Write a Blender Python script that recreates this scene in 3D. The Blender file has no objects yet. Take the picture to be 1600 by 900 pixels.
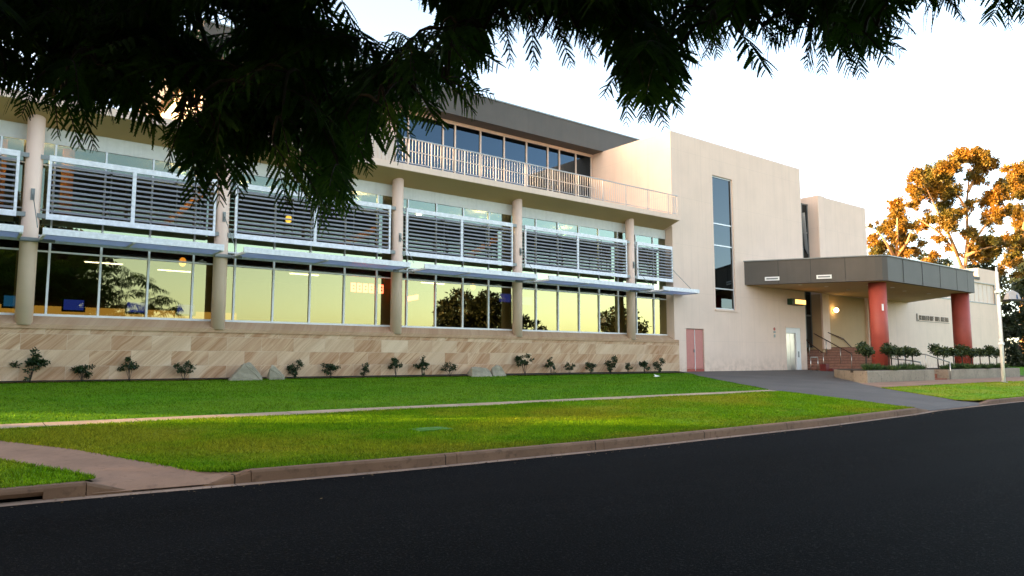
import bpy, math, random
import numpy as np
from math import radians as R, sin, cos, pi
random.seed(7)
rng = np.random.default_rng(11)
sc = bpy.context.scene
col = sc.collection

# ------------------------------------------------------------------ materials
def nmat(name):
    m = bpy.data.materials.new(name); m.use_nodes = True
    nt = m.node_tree; nt.nodes.clear()
    out = nt.nodes.new('ShaderNodeOutputMaterial')
    return m, nt, out
def N(nt, typ, **kw):
    n = nt.nodes.new(typ)
    for k, v in kw.items():
        if k.startswith('i_'): n.inputs[k[2:].replace('_', ' ')].default_value = v
        else: setattr(n, k, v)
    return n
def L(nt, a, b): nt.links.new(a, b)
def mixc(nt, fac, a, b, mode='MIX'):
    n = nt.nodes.new('ShaderNodeMix'); n.data_type = 'RGBA'; n.blend_type = mode
    for sock, v in ((n.inputs[0], fac), (n.inputs[6], a), (n.inputs[7], b)):
        if hasattr(v, 'links') or hasattr(v, 'is_linked'): nt.links.new(v, sock)
        else: sock.default_value = v if not isinstance(v, tuple) else (*v[:3], 1)
    return n.outputs[2]
def pos(nt): return N(nt, 'ShaderNodeNewGeometry').outputs['Position']
def noise(nt, vec, scale, detail=4, rough=.55, stretch=None, rot=None):
    if stretch or rot:
        mp = N(nt, 'ShaderNodeMapping')
        if stretch: mp.inputs['Scale'].default_value = stretch
        if rot: mp.inputs['Rotation'].default_value = rot
        L(nt, vec, mp.inputs['Vector']); vec = mp.outputs[0]
    n = N(nt, 'ShaderNodeTexNoise'); n.inputs['Scale'].default_value = scale
    n.inputs['Detail'].default_value = detail; n.inputs['Roughness'].default_value = rough
    L(nt, vec, n.inputs['Vector'])
    return n.outputs['Fac']
def ramp(nt, fac, lo, hi, a=0., b=1.):
    n = N(nt, 'ShaderNodeMapRange'); n.inputs[1].default_value = lo; n.inputs[2].default_value = hi
    n.inputs[3].default_value = a; n.inputs[4].default_value = b; L(nt, fac, n.inputs[0])
    return n.outputs[0]
def math_(nt, op, a, b=None):
    n = N(nt, 'ShaderNodeMath', operation=op)
    for i, v in enumerate((a, b)):
        if v is None: continue
        if isinstance(v, (int, float)): n.inputs[i].default_value = v
        else: L(nt, v, n.inputs[i])
    return n.outputs[0]
def pbsdf(nt, out, color, rough=.7, metal=0., bump=None, bstr=.2, bdist=.02, spec=.4):
    p = N(nt, 'ShaderNodeBsdfPrincipled')
    if isinstance(color, tuple): p.inputs['Base Color'].default_value = (*color, 1)
    else: L(nt, color, p.inputs['Base Color'])
    if isinstance(rough, float): p.inputs['Roughness'].default_value = rough
    else: L(nt, rough, p.inputs['Roughness'])
    p.inputs['Metallic'].default_value = metal
    p.inputs['Specular IOR Level'].default_value = spec
    if bump is not None:
        b = N(nt, 'ShaderNodeBump'); b.inputs['Strength'].default_value = bstr; b.inputs['Distance'].default_value = bdist
        L(nt, bump, b.inputs['Height']); L(nt, b.outputs[0], p.inputs['Normal'])
    L(nt, p.outputs[0], out.inputs[0])
    return p
def sc3(c, f): return tuple(min(1., x * f) for x in c)
def plain(name, c, rough=.6, metal=0., var=.12, scale=6., fine=60., bump=.1, streak=0., spec=.4):
    m, nt, out = nmat(name); v = pos(nt)
    n1 = noise(nt, v, scale, 5); n2 = noise(nt, v, fine, 3)
    cc = mixc(nt, ramp(nt, n1, .3, .7), sc3(c, 1 - var), sc3(c, 1 + var))
    cc = mixc(nt, ramp(nt, n2, .35, .65, 0, .5), cc, sc3(c, 1 - var * .8))
    if streak:
        s = noise(nt, v, 1., 4, .6, stretch=(5., 5., .18))
        cc = mixc(nt, ramp(nt, s, .5, .75, 0, streak), cc, sc3(c, .62))
    pbsdf(nt, out, cc, rough, metal, n2, bump, .01, spec)
    return m
def stucco(name, c):
    m, nt, out = nmat(name); v = pos(nt); sx = N(nt, 'ShaderNodeSeparateXYZ'); L(nt, v, sx.inputs[0])
    n1 = noise(nt, v, .7, 6, .6); n2 = noise(nt, v, 90., 3); st = noise(nt, v, 1., 5, .65, stretch=(3.5, 3.5, .12)); st2 = noise(nt, v, 1., 3, .6, stretch=(11., 11., .3))
    cc = mixc(nt, ramp(nt, n1, .3, .7), sc3(c, .94), sc3(c, 1.04)); cc = mixc(nt, ramp(nt, n2, .35, .65, 0, .35), cc, sc3(c, .9))
    cc = mixc(nt, ramp(nt, st, .52, .75, 0, .28), cc, sc3(c, .70)); cc = mixc(nt, ramp(nt, st2, .5, .72, 0, .22), cc, sc3(c, .82))
    fx = math_(nt, 'LESS_THAN', math_(nt, 'FRACT', math_(nt, 'DIVIDE', sx.outputs[0], 1.31)), .012); fz = math_(nt, 'LESS_THAN', math_(nt, 'FRACT', math_(nt, 'DIVIDE', sx.outputs[2], 2.62)), .006)
    cc = mixc(nt, math_(nt, 'MULTIPLY', math_(nt, 'MAXIMUM', fx, fz), .28), cc, sc3(c, .6))
    low = math_(nt, 'MULTIPLY', ramp(nt, sx.outputs[2], 2.0, .9, 0, 1), ramp(nt, noise(nt, v, 2.4, 5, .7), .42, .7, 0, .6)); cc = mixc(nt, low, cc, (.36, .25, .17))
    pbsdf(nt, out, cc, .88, 0., n2, .3, .01, .25); return m
def emit(name, c, s):
    m, nt, out = nmat(name); e = N(nt, 'ShaderNodeEmission'); e.inputs[0].default_value = (*c, 1); e.inputs[1].default_value = s
    L(nt, e.outputs[0], out.inputs[0]); return m
def glass(name, refl, tint, fac0, fac1, rough=.0, wob=.004):
    """reflective tinted window glass: coated mirror layer over a see-through tinted pane"""
    m, nt, out = nmat(name); v = pos(nt)
    g = N(nt, 'ShaderNodeBsdfGlossy'); g.inputs['Color'].default_value = (*refl, 1); g.inputs['Roughness'].default_value = rough
    nz = noise(nt, v, .9, 2)
    b = N(nt, 'ShaderNodeBump'); b.inputs['Strength'].default_value = .35; b.inputs['Distance'].default_value = wob
    L(nt, nz, b.inputs['Height']); L(nt, b.outputs[0], g.inputs['Normal'])
    t = N(nt, 'ShaderNodeBsdfTransparent'); t.inputs[0].default_value = (*tint, 1)
    lw = N(nt, 'ShaderNodeLayerWeight'); lw.inputs[0].default_value = .35
    f = ramp(nt, lw.outputs['Facing'], 0, 1, fac0, fac1)
    mx = N(nt, 'ShaderNodeMixShader'); L(nt, f, mx.inputs[0]); L(nt, t.outputs[0], mx.inputs[1]); L(nt, g.outputs[0], mx.inputs[2])
    L(nt, mx.outputs[0], out.inputs[0]); return m
def leafmat(name, c, c2, trans=.25, rough=.5, spec=.3, sc_=3.1):
    m, nt, out = nmat(name); v = pos(nt)
    n = noise(nt, v, sc_, 3); n2 = noise(nt, v, 45., 2)
    cc = mixc(nt, ramp(nt, n, .35, .65), c, c2); cc = mixc(nt, ramp(nt, n2, .3, .7, 0, .6), cc, sc3(c, .55))
    p = N(nt, 'ShaderNodeBsdfPrincipled'); L(nt, cc, p.inputs['Base Color']); p.inputs['Roughness'].default_value = rough
    p.inputs['Specular IOR Level'].default_value = spec
    t = N(nt, 'ShaderNodeBsdfTranslucent'); L(nt, cc, t.inputs[0])
    mx = N(nt, 'ShaderNodeMixShader'); mx.inputs[0].default_value = trans
    L(nt, p.outputs[0], mx.inputs[1]); L(nt, t.outputs[0], mx.inputs[2]); L(nt, mx.outputs[0], out.inputs[0]); return m

M = {}
M['stucco'] = stucco('stucco', (.82, .625, .50))
M['soffit'] = plain('soffit', (.50, .345, .17), .85, var=.06, scale=.6, bump=.1)  # the stucco again, with underside shade and grass bounce put into the colour
M['column_paint'] = plain('column_paint', (.82, .60, .475), .6, var=.05, scale=1.5, bump=.08, streak=.1)
M['clad'] = plain('clad', (.72, .58, .48), .6, var=.03, scale=2., bump=.05)
M['railmat'] = plain('rail_grey', (.46, .45, .45), .5, var=.05)
M['galv'] = plain('galvanised', (.80, .80, .82), .5, .05, var=.16, scale=7., fine=25., bump=.05)
M['alu'] = plain('aluminium', (.62, .63, .64), .4, .3, var=.05, bump=.03)
M['slat'] = plain('slat', (.205, .205, .235), .45, .15, var=.06, scale=3., bump=.03)
M['steel'] = plain('dark_steel', (.22, .23, .22), .45, .5, var=.1, bump=.05)
M['whiteband'] = plain('white_band', (.66, .66, .62), .7, var=.06, streak=.3)
M['spandrel'] = None
M['fascia'] = plain('fascia_grey', (.080, .069, .056), .6, var=.14, scale=.7, fine=40., bump=.05, streak=.25)
M['red'] = plain('red_paint', (.37, .068, .046), .55, var=.1, scale=2., bump=.05, streak=.15)
M['pink'] = plain('pink_door', (.52, .19, .155), .5, var=.06, bump=.04)
M['stainless'] = plain('stainless', (.55, .52, .48), .28, .9, var=.08, scale=2., bump=.02)
M['white'] = plain('white_paint', (.78, .78, .76), .45, var=.04, bump=.03)
M['black'] = plain('black', (.012, .012, .012), .5, var=.1)
M['void'] = plain('void', (.0015, .0014, .0012), .95, var=.1, spec=.02)  # near-black colour stands in for the darkness inside the drain slot
M['darkwood'] = plain('dark_wood', (.07, .03, .018), .5, var=.2)
M['orangewood'] = plain('orange_timber', (.75, .24, .025), .5, var=.15)
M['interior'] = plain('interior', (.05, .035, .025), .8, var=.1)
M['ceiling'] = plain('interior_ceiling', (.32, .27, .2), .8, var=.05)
M['table'] = plain('table_top', (.6, .48, .3), .4, var=.05)
M['brick'] = None
M['rock'] = plain('rock', (.31, .27, .195), .9, var=.3, scale=4., fine=30., bump=.8)
M['bark'] = plain('bark', (.055, .04, .03), .9, var=.3, scale=10., bump=.6)
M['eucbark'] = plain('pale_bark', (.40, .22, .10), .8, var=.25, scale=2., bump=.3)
M['mulch'] = plain('mulch', (.02, .014, .01), .95, var=.5, scale=20., fine=80., bump=1.)
M['drivemat'] = plain('drive_asphalt', (.10, .088, .08), .85, var=.2, scale=.6, fine=120., bump=.3)
M['bin'] = plain('bin_plastic', (.015, .017, .018), .5)
M['green_plastic'] = plain('green_plastic', (.06, .19, .015), .6)
M['drop'] = plain('downlight', (.75, .7, .6), .4)
M['soil'] = plain('soil', (.05, .035, .022), .95, var=.3, scale=8., bump=.8)

def concrete(name, c, joint=None, dark=.5):
    m, nt, out = nmat(name); v = pos(nt)
    n1 = noise(nt, v, .9, 6, .65); n2 = noise(nt, v, 9., 5); n3 = noise(nt, v, 140., 2)
    cc = mixc(nt, ramp(nt, n1, .35, .68), sc3(c, 1.12), sc3(c, .75))
    cc = mixc(nt, ramp(nt, n2, .55, .72, 0, .6), cc, sc3(c, dark))
    cc = mixc(nt, ramp(nt, n3, .4, .7, 0, .35), cc, sc3(c, .6))
    if joint:
        sx = N(nt, 'ShaderNodeSeparateXYZ'); L(nt, v, sx.inputs[0])
        fr = math_(nt, 'FRACT', math_(nt, 'DIVIDE', sx.outputs[joint[0]], joint[1]))
        ln = math_(nt, 'LESS_THAN', fr, joint[2])
        cc = mixc(nt, ln, cc, sc3(c, .18))
    pbsdf(nt, out, cc, .9, 0., n2, .35, .01, .25)
    return m
M['kerb'] = concrete('kerb_concrete', (.20, .118, .075), (0, 3.05, .006), .32)
M['gutter'] = concrete('gutter_concrete', (.33, .225, .165), (0, 3.05, .004), .6)
M['path'] = concrete('path_concrete', (.44, .32, .225), (0, 1.5, .012), .6)
M['ramp'] = concrete('ramp_concrete', (.30, .18, .12), None, .6)
M['planter'] = concrete('planter_concrete', (.33, .27, .20), (0, 2.4, .006), .30)

# wall of sandstone blocks with slanting bedding
def sandstone(name, bw, bh, blocks=True, tone=1.):
    m, nt, out = nmat(name); v = pos(nt)
    sx = N(nt, 'ShaderNodeSeparateXYZ'); L(nt, v, sx.inputs[0])
    cb = N(nt, 'ShaderNodeCombineXYZ'); L(nt, sx.outputs[0], cb.inputs[0]); L(nt, sx.outputs[2], cb.inputs[1])
    bt = N(nt, 'ShaderNodeTexBrick', offset=.5, squash=1.)
    bt.inputs['Color1'].default_value = (0, 0, 0, 1); bt.inputs['Color2'].default_value = (1, 1, 1, 1); bt.inputs['Mortar'].default_value = (.5, .5, .5, 1)
    bt.inputs['Scale'].default_value = 1.; bt.inputs['Mortar Size'].default_value = .006; bt.inputs['Brick Width'].default_value = bw; bt.inputs['Row Height'].default_value = bh
    bt.inputs['Mortar Smooth'].default_value = 0.
    L(nt, cb.outputs[0], bt.inputs['Vector'])
    rnd = N(nt, 'ShaderNodeSeparateColor'); L(nt, bt.outputs['Color'], rnd.inputs[0])
    off = N(nt, 'ShaderNodeCombineXYZ'); L(nt, math_(nt, 'MULTIPLY', rnd.outputs[0], 37. if blocks else 0.), off.inputs[2])
    # rotate so the bedding runs up to the right, then squash across it
    mp = N(nt, 'ShaderNodeMapping'); mp.inputs['Rotation'].default_value = (0, 0, R(-44)); L(nt, cb.outputs[0], mp.inputs['Vector'])
    wob = N(nt, 'ShaderNodeTexNoise'); wob.inputs['Scale'].default_value = .8; L(nt, cb.outputs[0], wob.inputs['Vector'])
    ad = N(nt, 'ShaderNodeVectorMath', operation='ADD'); L(nt, mp.outputs[0], ad.inputs[0]); L(nt, off.outputs[0], ad.inputs[1])
    wv = N(nt, 'ShaderNodeVectorMath', operation='SCALE'); wv.inputs['Scale'].default_value = .22; L(nt, wob.outputs['Color'], wv.inputs[0])
    ad2 = N(nt, 'ShaderNodeVectorMath', operation='ADD'); L(nt, ad.outputs[0], ad2.inputs[0]); L(nt, wv.outputs[0], ad2.inputs[1])
    kk = 1. if blocks else .35
    a = noise(nt, ad2.outputs[0], 1., 5, .6, stretch=(.35, 4.5, 1.))
    b = noise(nt, ad2.outputs[0], 1., 3, .6, stretch=(.5, 17., 1.))
    c = noise(nt, ad2.outputs[0], 1., 2, .5, stretch=(.3, 1.6, 1.))
    base = mixc(nt, ramp(nt, a, .38, .64, .5-.5*kk, .5+.5*kk), sc3((.70, .48, .30), tone), sc3((.46, .245, .13), tone))
    base = mixc(nt, ramp(nt, b, .50, .62, 0, .7*kk), base, sc3((.36, .18, .08), tone))
    base = mixc(nt, ramp(nt, c, .52, .7, 0, .6*kk), base, sc3((.82, .63, .44), tone))
    if blocks:
        base = mixc(nt, ramp(nt, rnd.outputs[0], .1, .9, 0, .35), base, sc3((.46, .26, .14), tone))
        base = mixc(nt, ramp(nt, math_(nt, 'FRACT', math_(nt, 'MULTIPLY', rnd.outputs[0], 7.3)),   .62, .8, 0, .35), base, sc3((.80, .61, .42), tone))
        base = mixc(nt, math_(nt, 'MULTIPLY', bt.outputs['Fac'], .75), base, (.66, .50, .36))
    g = noise(nt, v, 120., 2)
    base = mixc(nt, ramp(nt, g, .4, .7, 0, .3), base, sc3((.25, .15, .1), tone))
    pbsdf(nt, out, base, .85, 0., g, .25, .01, .25); return m
M['sandstone'] = sandstone('sandstone', 1.15, .47)
M['capstone'] = sandstone('capstone', 3., 3., False, .86)

def brickmat():
    m, nt, out = nmat('step_brick'); v = pos(nt)
    mp = N(nt, 'ShaderNodeMapping'); mp.inputs['Rotation'].default_value = (0, 0, R(38)); L(nt, v, mp.inputs['Vector'])
    sx = N(nt, 'ShaderNodeSeparateXYZ'); L(nt, mp.outputs[0], sx.inputs[0])
    fr = math_(nt, 'FRACT', math_(nt, 'DIVIDE', sx.outputs[0], .115)); ln = math_(nt, 'LESS_THAN', fr, .09)
    n1 = noise(nt, v, 7., 4)
    cc = mixc(nt, ramp(nt, n1, .3, .7), (.33, .155, .10), (.2, .085, .055)); cc = mixc(nt, ln, cc, (.22, .19, .16))
    pbsdf(nt, out, cc, .85, 0., n1, .2); return m
M['brick'] = brickmat()

def asphalt():
    m, nt, out = nmat('asphalt'); v = pos(nt)
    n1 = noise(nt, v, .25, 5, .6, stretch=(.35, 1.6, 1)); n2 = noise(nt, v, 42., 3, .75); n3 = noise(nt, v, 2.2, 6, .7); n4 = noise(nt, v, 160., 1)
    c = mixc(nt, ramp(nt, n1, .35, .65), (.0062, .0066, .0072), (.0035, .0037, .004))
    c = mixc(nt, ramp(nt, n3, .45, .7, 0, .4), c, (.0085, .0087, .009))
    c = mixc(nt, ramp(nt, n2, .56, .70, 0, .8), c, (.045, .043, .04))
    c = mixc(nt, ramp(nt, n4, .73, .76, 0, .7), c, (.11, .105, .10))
    b = N(nt, 'ShaderNodeMath', operation='ADD'); L(nt, n2, b.inputs[0]); L(nt, n3, b.inputs[1])
    pbsdf(nt, out, c, .9, 0., b.outputs[0], .6, .012, .02); return m
M['asphalt'] = asphalt()

def grassmat(name, blade):
    m, nt, out = nmat(name); v = pos(nt)
    n1 = noise(nt, v, .33, 5, .62, stretch=(.6, 1., 1.)); n2 = noise(nt, v, 1.7, 4); n3 = noise(nt, v, 30., 3)
    sx = N(nt, 'ShaderNodeSeparateXYZ'); L(nt, v, sx.inputs[0])
    near = ramp(nt, sx.outputs[1], -9.2, -10.2, 0, 1)          # the verge beside the road is drier than the lawn by the wall
    c = mixc(nt, ramp(nt, n2, .3, .7), (.066, .195, .004), (.105, .265, .005))
    c = mixc(nt, near, c, mixc(nt, ramp(nt, n2, .3, .7), (.115, .265, .004), (.20, .37, .005)))
    dry = math_(nt, 'MULTIPLY', ramp(nt, n1, .43, .60), ramp(nt, near, 0, 1, .12, .7))
    c = mixc(nt, dry, c, (.36, .32, .025))
    bare = math_(nt, 'MULTIPLY', ramp(nt, noise(nt, v, .8, 6, .7, stretch=(.5, 1, 1)), .62, .74), ramp(nt, near, 0, 1, .1, .55))
    c = mixc(nt, bare, c, (.34, .235, .06))
    edge = ramp(nt, sx.outputs[1], -14.6, -15.6, 0, .55)
    c = mixc(nt, edge, c, (.035, .085, .006))
    c = mixc(nt, ramp(nt, n3, .35, .8, 0, .5), c, (.03, .08, .004))
    if blade:
        ri = nt.nodes.new('ShaderNodeNewGeometry').outputs['Random Per Island']
        c = mixc(nt, 1., c, mixc(nt, ri, (.42, .45, .4), (1.5, 1.42, 1.3)), 'MULTIPLY')
    p = pbsdf(nt, out, c, .75, 0., None if blade else n3, .8, .05, .08)
    if blade:
        t = N(nt, 'ShaderNodeBsdfTranslucent'); L(nt, c, t.inputs[0]); mx = N(nt, 'ShaderNodeMixShader'); mx.inputs[0].default_value = .3
        L(nt, p.outputs[0], mx.inputs[1]); L(nt, t.outputs[0], mx.inputs[2]); L(nt, mx.outputs[0], out.inputs[0])
    return m
M['lawn'] = grassmat('lawn', False); M['blade'] = grassmat('grass_blade', True)
M['farland'] = plain('far_ground', (.10, .09, .03), .95, var=.3, scale=.1, fine=2.)

M['glass_low'] = glass('glass_lower', (.60, .57, .295), (.20, .21, .17), .27, .84)
M['glass_up'] = glass('glass_upper', (.46, .57, .49), (.42, .45, .38), .17, .75)
M['glass_transom'] = glass('glass_transom', (.4, .4, .3), (.25, .22, .18), .03, .35)
M['glass_blue'] = glass('glass_blue', (.10, .145, .195), (.03, .04, .05), .28, .9)
M['glass_tall'] = glass('glass_tall', (.13, .155, .17), (.03, .04, .05), .25, .85)
M['glass_span'] = glass('glass_spandrel', (.50, .58, .38), (.12, .15, .11), .45, 1.)
M['jac_leaf'] = leafmat('jacaranda_leaf', (.014, .044, .006), (.06, .14, .016), .45, .6, .10)
M['euc_leaf'] = leafmat('eucalypt_leaf', (.29, .13, .008), (.06, .085, .016), .25, .5, .3, .3)  # low sun's orange and shaded green mixed into the leaf colour
M['dark_leaf'] = leafmat('dark_leaf', (.018, .030, .012), (.03, .04, .014), .15)
M['shade_leaf'] = leafmat('shade_leaf', (.006, .010, .004), (.010, .014, .005), .05)  # colour darkened as if other trees shaded these crowns
M['shrub_leaf'] = leafmat('shrub_leaf', (.020, .045, .014), (.035, .065, .018), .2, .4)
M['rose_leaf'] = leafmat('rose_leaf', (.035, .06, .02), (.06, .085, .02), .2, .45)
M['clump_leaf'] = leafmat('clump_leaf', (.05, .10, .03), (.08, .13, .035), .25)
M['bulb'] = emit('lamp_glow', (1., .66, .28), 2.2)
M['pendant_glow'] = emit('pendant_glow', (1., .45, .06), 1.6)
M['tube_glow'] = emit('tube_glow', (1., .80, .5), 2.5)
M['amber_glow'] = emit('amber_glow', (1., .48, .08), .22)
M['screen_glow'] = emit('screen_glow', (.06, .10, .75), .14)
M['screen_glow2'] = emit('screen_glow_teal', (.05, .3, .7), .12)
M['red_glow'] = emit('red_glow', (1., .10, .05), 5.)
M['sign_amber'] = emit('sign_amber', (1., .42, .10), .55)
M['dot_glow'] = emit('dot_glow', (1., .86, .62), 14.)

def polycarb():
    m, nt, out = nmat('polycarbonate'); v = pos(nt)
    sx = N(nt, 'ShaderNodeSeparateXYZ'); L(nt, v, sx.inputs[0])
    fr = math_(nt, 'FRACT', math_(nt, 'DIVIDE', sx.outputs[1], .09)); ln = math_(nt, 'LESS_THAN', fr, .18)
    c = mixc(nt, ln, (.70, .76, .92), (.58, .65, .84)); c = mixc(nt, ramp(nt, noise(nt, v, 1.3, 4), .4, .7, 0, .3), c, (.52, .58, .78))
    d = N(nt, 'ShaderNodeBsdfPrincipled'); L(nt, c, d.inputs['Base Color']); d.inputs['Roughness'].default_value = .35
    t = N(nt, 'ShaderNodeBsdfTranslucent'); L(nt, c, t.inputs[0])
    mx = N(nt, 'ShaderNodeMixShader'); mx.inputs[0].default_value = .6
    L(nt, d.outputs[0], mx.inputs[1]); L(nt, t.outputs[0], mx.inputs[2]); L(nt, mx.outputs[0], out.inputs[0]); return m
M['poly'] = polycarb()

# ------------------------------------------------------------------ mesh helpers
class MB:
    def __init__(s): s.v = []; s.f = []; s.sm = []
    def add(s, vs, fs, smooth=False):
        o = len(s.v); s.v += [tuple(map(float, p)) for p in vs]
        for f in fs: s.f.append(tuple(o + i for i in f)); s.sm.append(smooth)
        return s
    def box(s, x0, x1, y0, y1, z0, z1):
        return s.add([(x0,y0,z0),(x1,y0,z0),(x1,y1,z0),(x0,y1,z0),(x0,y0,z1),(x1,y0,z1),(x1,y1,z1),(x0,y1,z1)],
              [(0,3,2,1),(4,5,6,7),(0,1,5,4),(1,2,6,5),(2,3,7,6),(3,0,4,7)])
    def obox(s, c, ax, ay, hx, hy, z0, z1):
        """box turned in plan: centre c, unit axes ax, ay, half sizes"""
        q = [(c[0]+a*hx*ax[0]+b*hy*ay[0], c[1]+a*hx*ax[1]+b*hy*ay[1]) for a, b in ((-1,-1),(1,-1),(1,1),(-1,1))]
        return s.prism(q, z0, z1)
    def prism(s, poly, z0, z1):
        n = len(poly)
        z0f = z0 if callable(z0) else (lambda x, y: z0); z1f = z1 if callable(z1) else (lambda x, y: z1)
        vs = [(x, y, z0f(x, y)) for x, y in poly] + [(x, y, z1f(x, y)) for x, y in poly]
        return s.add(vs, [tuple(range(n))[::-1], tuple(range(n, 2*n))] + [(i, (i+1) % n, n+(i+1) % n, n+i) for i in range(n)])
    def extr_x(s, prof, x0, x1):
        """profile in (y, z) swept along x"""
        n = len(prof)
        vs = [(x0, y, z) for y, z in prof] + [(x1, y, z) for y, z in prof]
        return s.add(vs, [tuple(range(n)), tuple(range(n, 2*n))[::-1]] + [(i, n+i, n+(i+1) % n, (i+1) % n) for i in range(n)])
    def tube(s, pts, rad, n=8, cap=True):
        pts = [np.array(p, float) for p in pts]; k = len(pts)
        rads = rad if isinstance(rad, (list, tuple)) else [rad]*k
        vs = []; prev = None
        for i, p in enumerate(pts):
            t = pts[min(i+1, k-1)] - pts[max(i-1, 0)]; t /= (np.linalg.norm(t) + 1e-9)
            if prev is None:
                a = np.array([0, 0, 1.]) if abs(t[2]) < .9 else np.array([1., 0, 0])
                u = np.cross(t, a)
            else: u = prev - t*np.dot(prev, t)
            u /= np.linalg.norm(u); prev = u; w = np.cross(t, u)
            for j in range(n):
                an = 2*pi*j/n; vs.append(p + rads[i]*(u*cos(an) + w*sin(an)))
        fs = [(i*n+j, i*n+(j+1) % n, (i+1)*n+(j+1) % n, (i+1)*n+j) for i in range(k-1) for j in range(n)]
        s.add(vs, fs, True)
        if cap:
            o = len(s.v) - k*n
            s.f.append(tuple(o+j for j in range(n))[::-1]); s.sm.append(False)
            s.f.append(tuple(o+(k-1)*n+j for j in range(n))); s.sm.append(False)
        return s
    def cyl(s, x, y, r, z0, z1, n=32, r1=None): return s.tube([(x, y, z0), (x, y, z1)], [r, r if r1 is None else r1], n)
    def ball(s, c, r, nu=20, nv=12, sz=1.):
        vs = [(c[0]+r*sin(pi*i/nv)*cos(2*pi*j/nu), c[1]+r*sin(pi*i/nv)*sin(2*pi*j/nu), c[2]+r*sz*cos(pi*i/nv)) for i in range(nv+1) for j in range(nu)]
        return s.add(vs, [(i*nu+j, (i+1)*nu+j, (i+1)*nu+(j+1) % nu, i*nu+(j+1) % nu) for i in range(nv) for j in range(nu)], True)
def mesh_arrays(name, V, Q, k=4, smooth=None):
    me = bpy.data.meshes.new(name); V = np.asarray(V, np.float32); Q = np.asarray(Q, np.int32)
    me.vertices.add(len(V)); me.vertices.foreach_set('co', V.ravel())
    me.loops.add(Q.size); me.loops.foreach_set('vertex_index', Q.ravel())
    me.polygons.add(len(Q)); me.polygons.foreach_set('loop_start', np.arange(0, Q.size, k, dtype=np.int32))
    me.polygons.foreach_set('loop_total', np.full(len(Q), k, np.int32))
    me.update(calc_edges=True); me.validate(); return me
def root_loc(p):
    while p.parent: p = p.parent
    return np.array(p.location)
def link(name, me, mat, parent=None):
    if mat is not None: me.materials.append(mat)
    o = bpy.data.objects.new(name, me); col.objects.link(o)
    if parent is not None: o.parent = parent
    return o
def obj(name, mb, mat, parent=None, label=None, origin=None):
    me = bpy.data.meshes.new(name)
    off = root_loc(parent) if parent is not None else (np.array(origin, float) if origin is not None else np.zeros(3))
    V = np.array(mb.v) - off
    me.from_pydata(V.tolist(), [], mb.f); me.polygons.foreach_set('use_smooth', mb.sm); me.update()
    o = link(name, me, mat, parent)
    if parent is None and origin is not None: o.location = origin
    if label: o['label'] = label
    return o
def oarr(name, V, Q, mat, parent=None, k=4):
    off = root_loc(parent) if parent is not None else np.zeros(3)
    return link(name, mesh_arrays(name, np.asarray(V) - off, Q, k), mat, parent)
def thing(name, loc, label, cat, group=None):
    o = bpy.data.objects.new(name, None); col.objects.link(o); o.location = loc; o.empty_display_size = .3
    return tag(o, label, cat, group)
def tag(o, label, cat, group=None):
    o['label'] = label; o['category'] = cat
    if group: o['group'] = group
    return o
def struct(o, kind='structure', label=None, cat=None):
    o['kind'] = kind
    if label: o['label'] = label; o['category'] = cat
    return o
def copytree(o, parent=None):
    c = o.copy(); col.objects.link(c)
    if parent is not None: c.parent = parent
    for ch in list(o.children): copytree(ch, c)
    return c
def bevel(o, w=.02, seg=2):
    b = o.modifiers.new('edge', 'BEVEL'); b.width = w; b.segments = seg; b.limit_method = 'ANGLE'; b.angle_limit = R(50); return o
def wall_holes(mb, x0, x1, z0, z1, y, depth, holes):
    """front wall sheet facing -y with reveals running back at each opening"""
    xs = sorted({x0, x1, *[h[0] for h in holes], *[h[1] for h in holes]}); zs = sorted({z0, z1, *[h[2] for h in holes], *[h[3] for h in holes]})
    for a, b in zip(xs, xs[1:]):
        for c, d in zip(zs, zs[1:]):
            if any(h[0] <= a and b <= h[1] and h[2] <= c and d <= h[3] for h in holes): continue
            mb.add([(a,y,c),(b,y,c),(b,y,d),(a,y,d)], [(0,1,2,3)])
    for h in holes:
        a, b, c, d = h; q = y + depth
        mb.add([(a,y,c),(a,q,c),(a,q,d),(a,y,d)], [(0,1,2,3)]); mb.add([(b,y,c),(b,q,c),(b,q,d),(b,y,d)], [(3,2,1,0)])
        mb.add([(a,y,d),(b,y,d),(b,q,d),(a,q,d)], [(3,2,1,0)]); mb.add([(a,y,c),(b,y,c),(b,q,c),(a,q,c)], [(0,1,2,3)])
    return mb

# ------------------------------------------------------------------ ground
K = .0537
def gz(y): return .15 + K*(y + 15.)
KX = [-60, .6, 1.5, 3.3, 5.4, 10, 17, 22.7, 24.5, 32, 120]; KY = [-15.0, -15.05, -15.12, -15.35, -15.55, -15.75, -15.7, -15.35, -15.1, -14.95, -14.9]
def kerb_y(x): return float(np.interp(x, KX, KY))
def sheet(name, poly, mat, dz=0., zf=None, kind='structure'):
    mb = MB(); n = len(poly)
    mb.add([(x, y, (zf(x, y) if zf else gz(y)) + dz) for x, y in poly], [tuple(range(n))])
    o = obj(name, mb, mat); o['kind'] = kind
    # ear-clip through bmesh so that concave outlines fill properly
    import bmesh
    b = bmesh.new(); b.from_mesh(o.data); bmesh.ops.triangulate(b, faces=b.faces[:]); 
    for f in b.faces:
        if f.normal.z < 0: f.normal_flip()
    b.to_mesh(o.data); b.free(); return o
mb = MB(); mb.add([(-600,-600,-.06),(600,-600,-.06),(600,600,-.06),(-600,600,-.06)], [(0,1,2,3)])
struct(obj('ground', mb, M['farland']))
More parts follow.
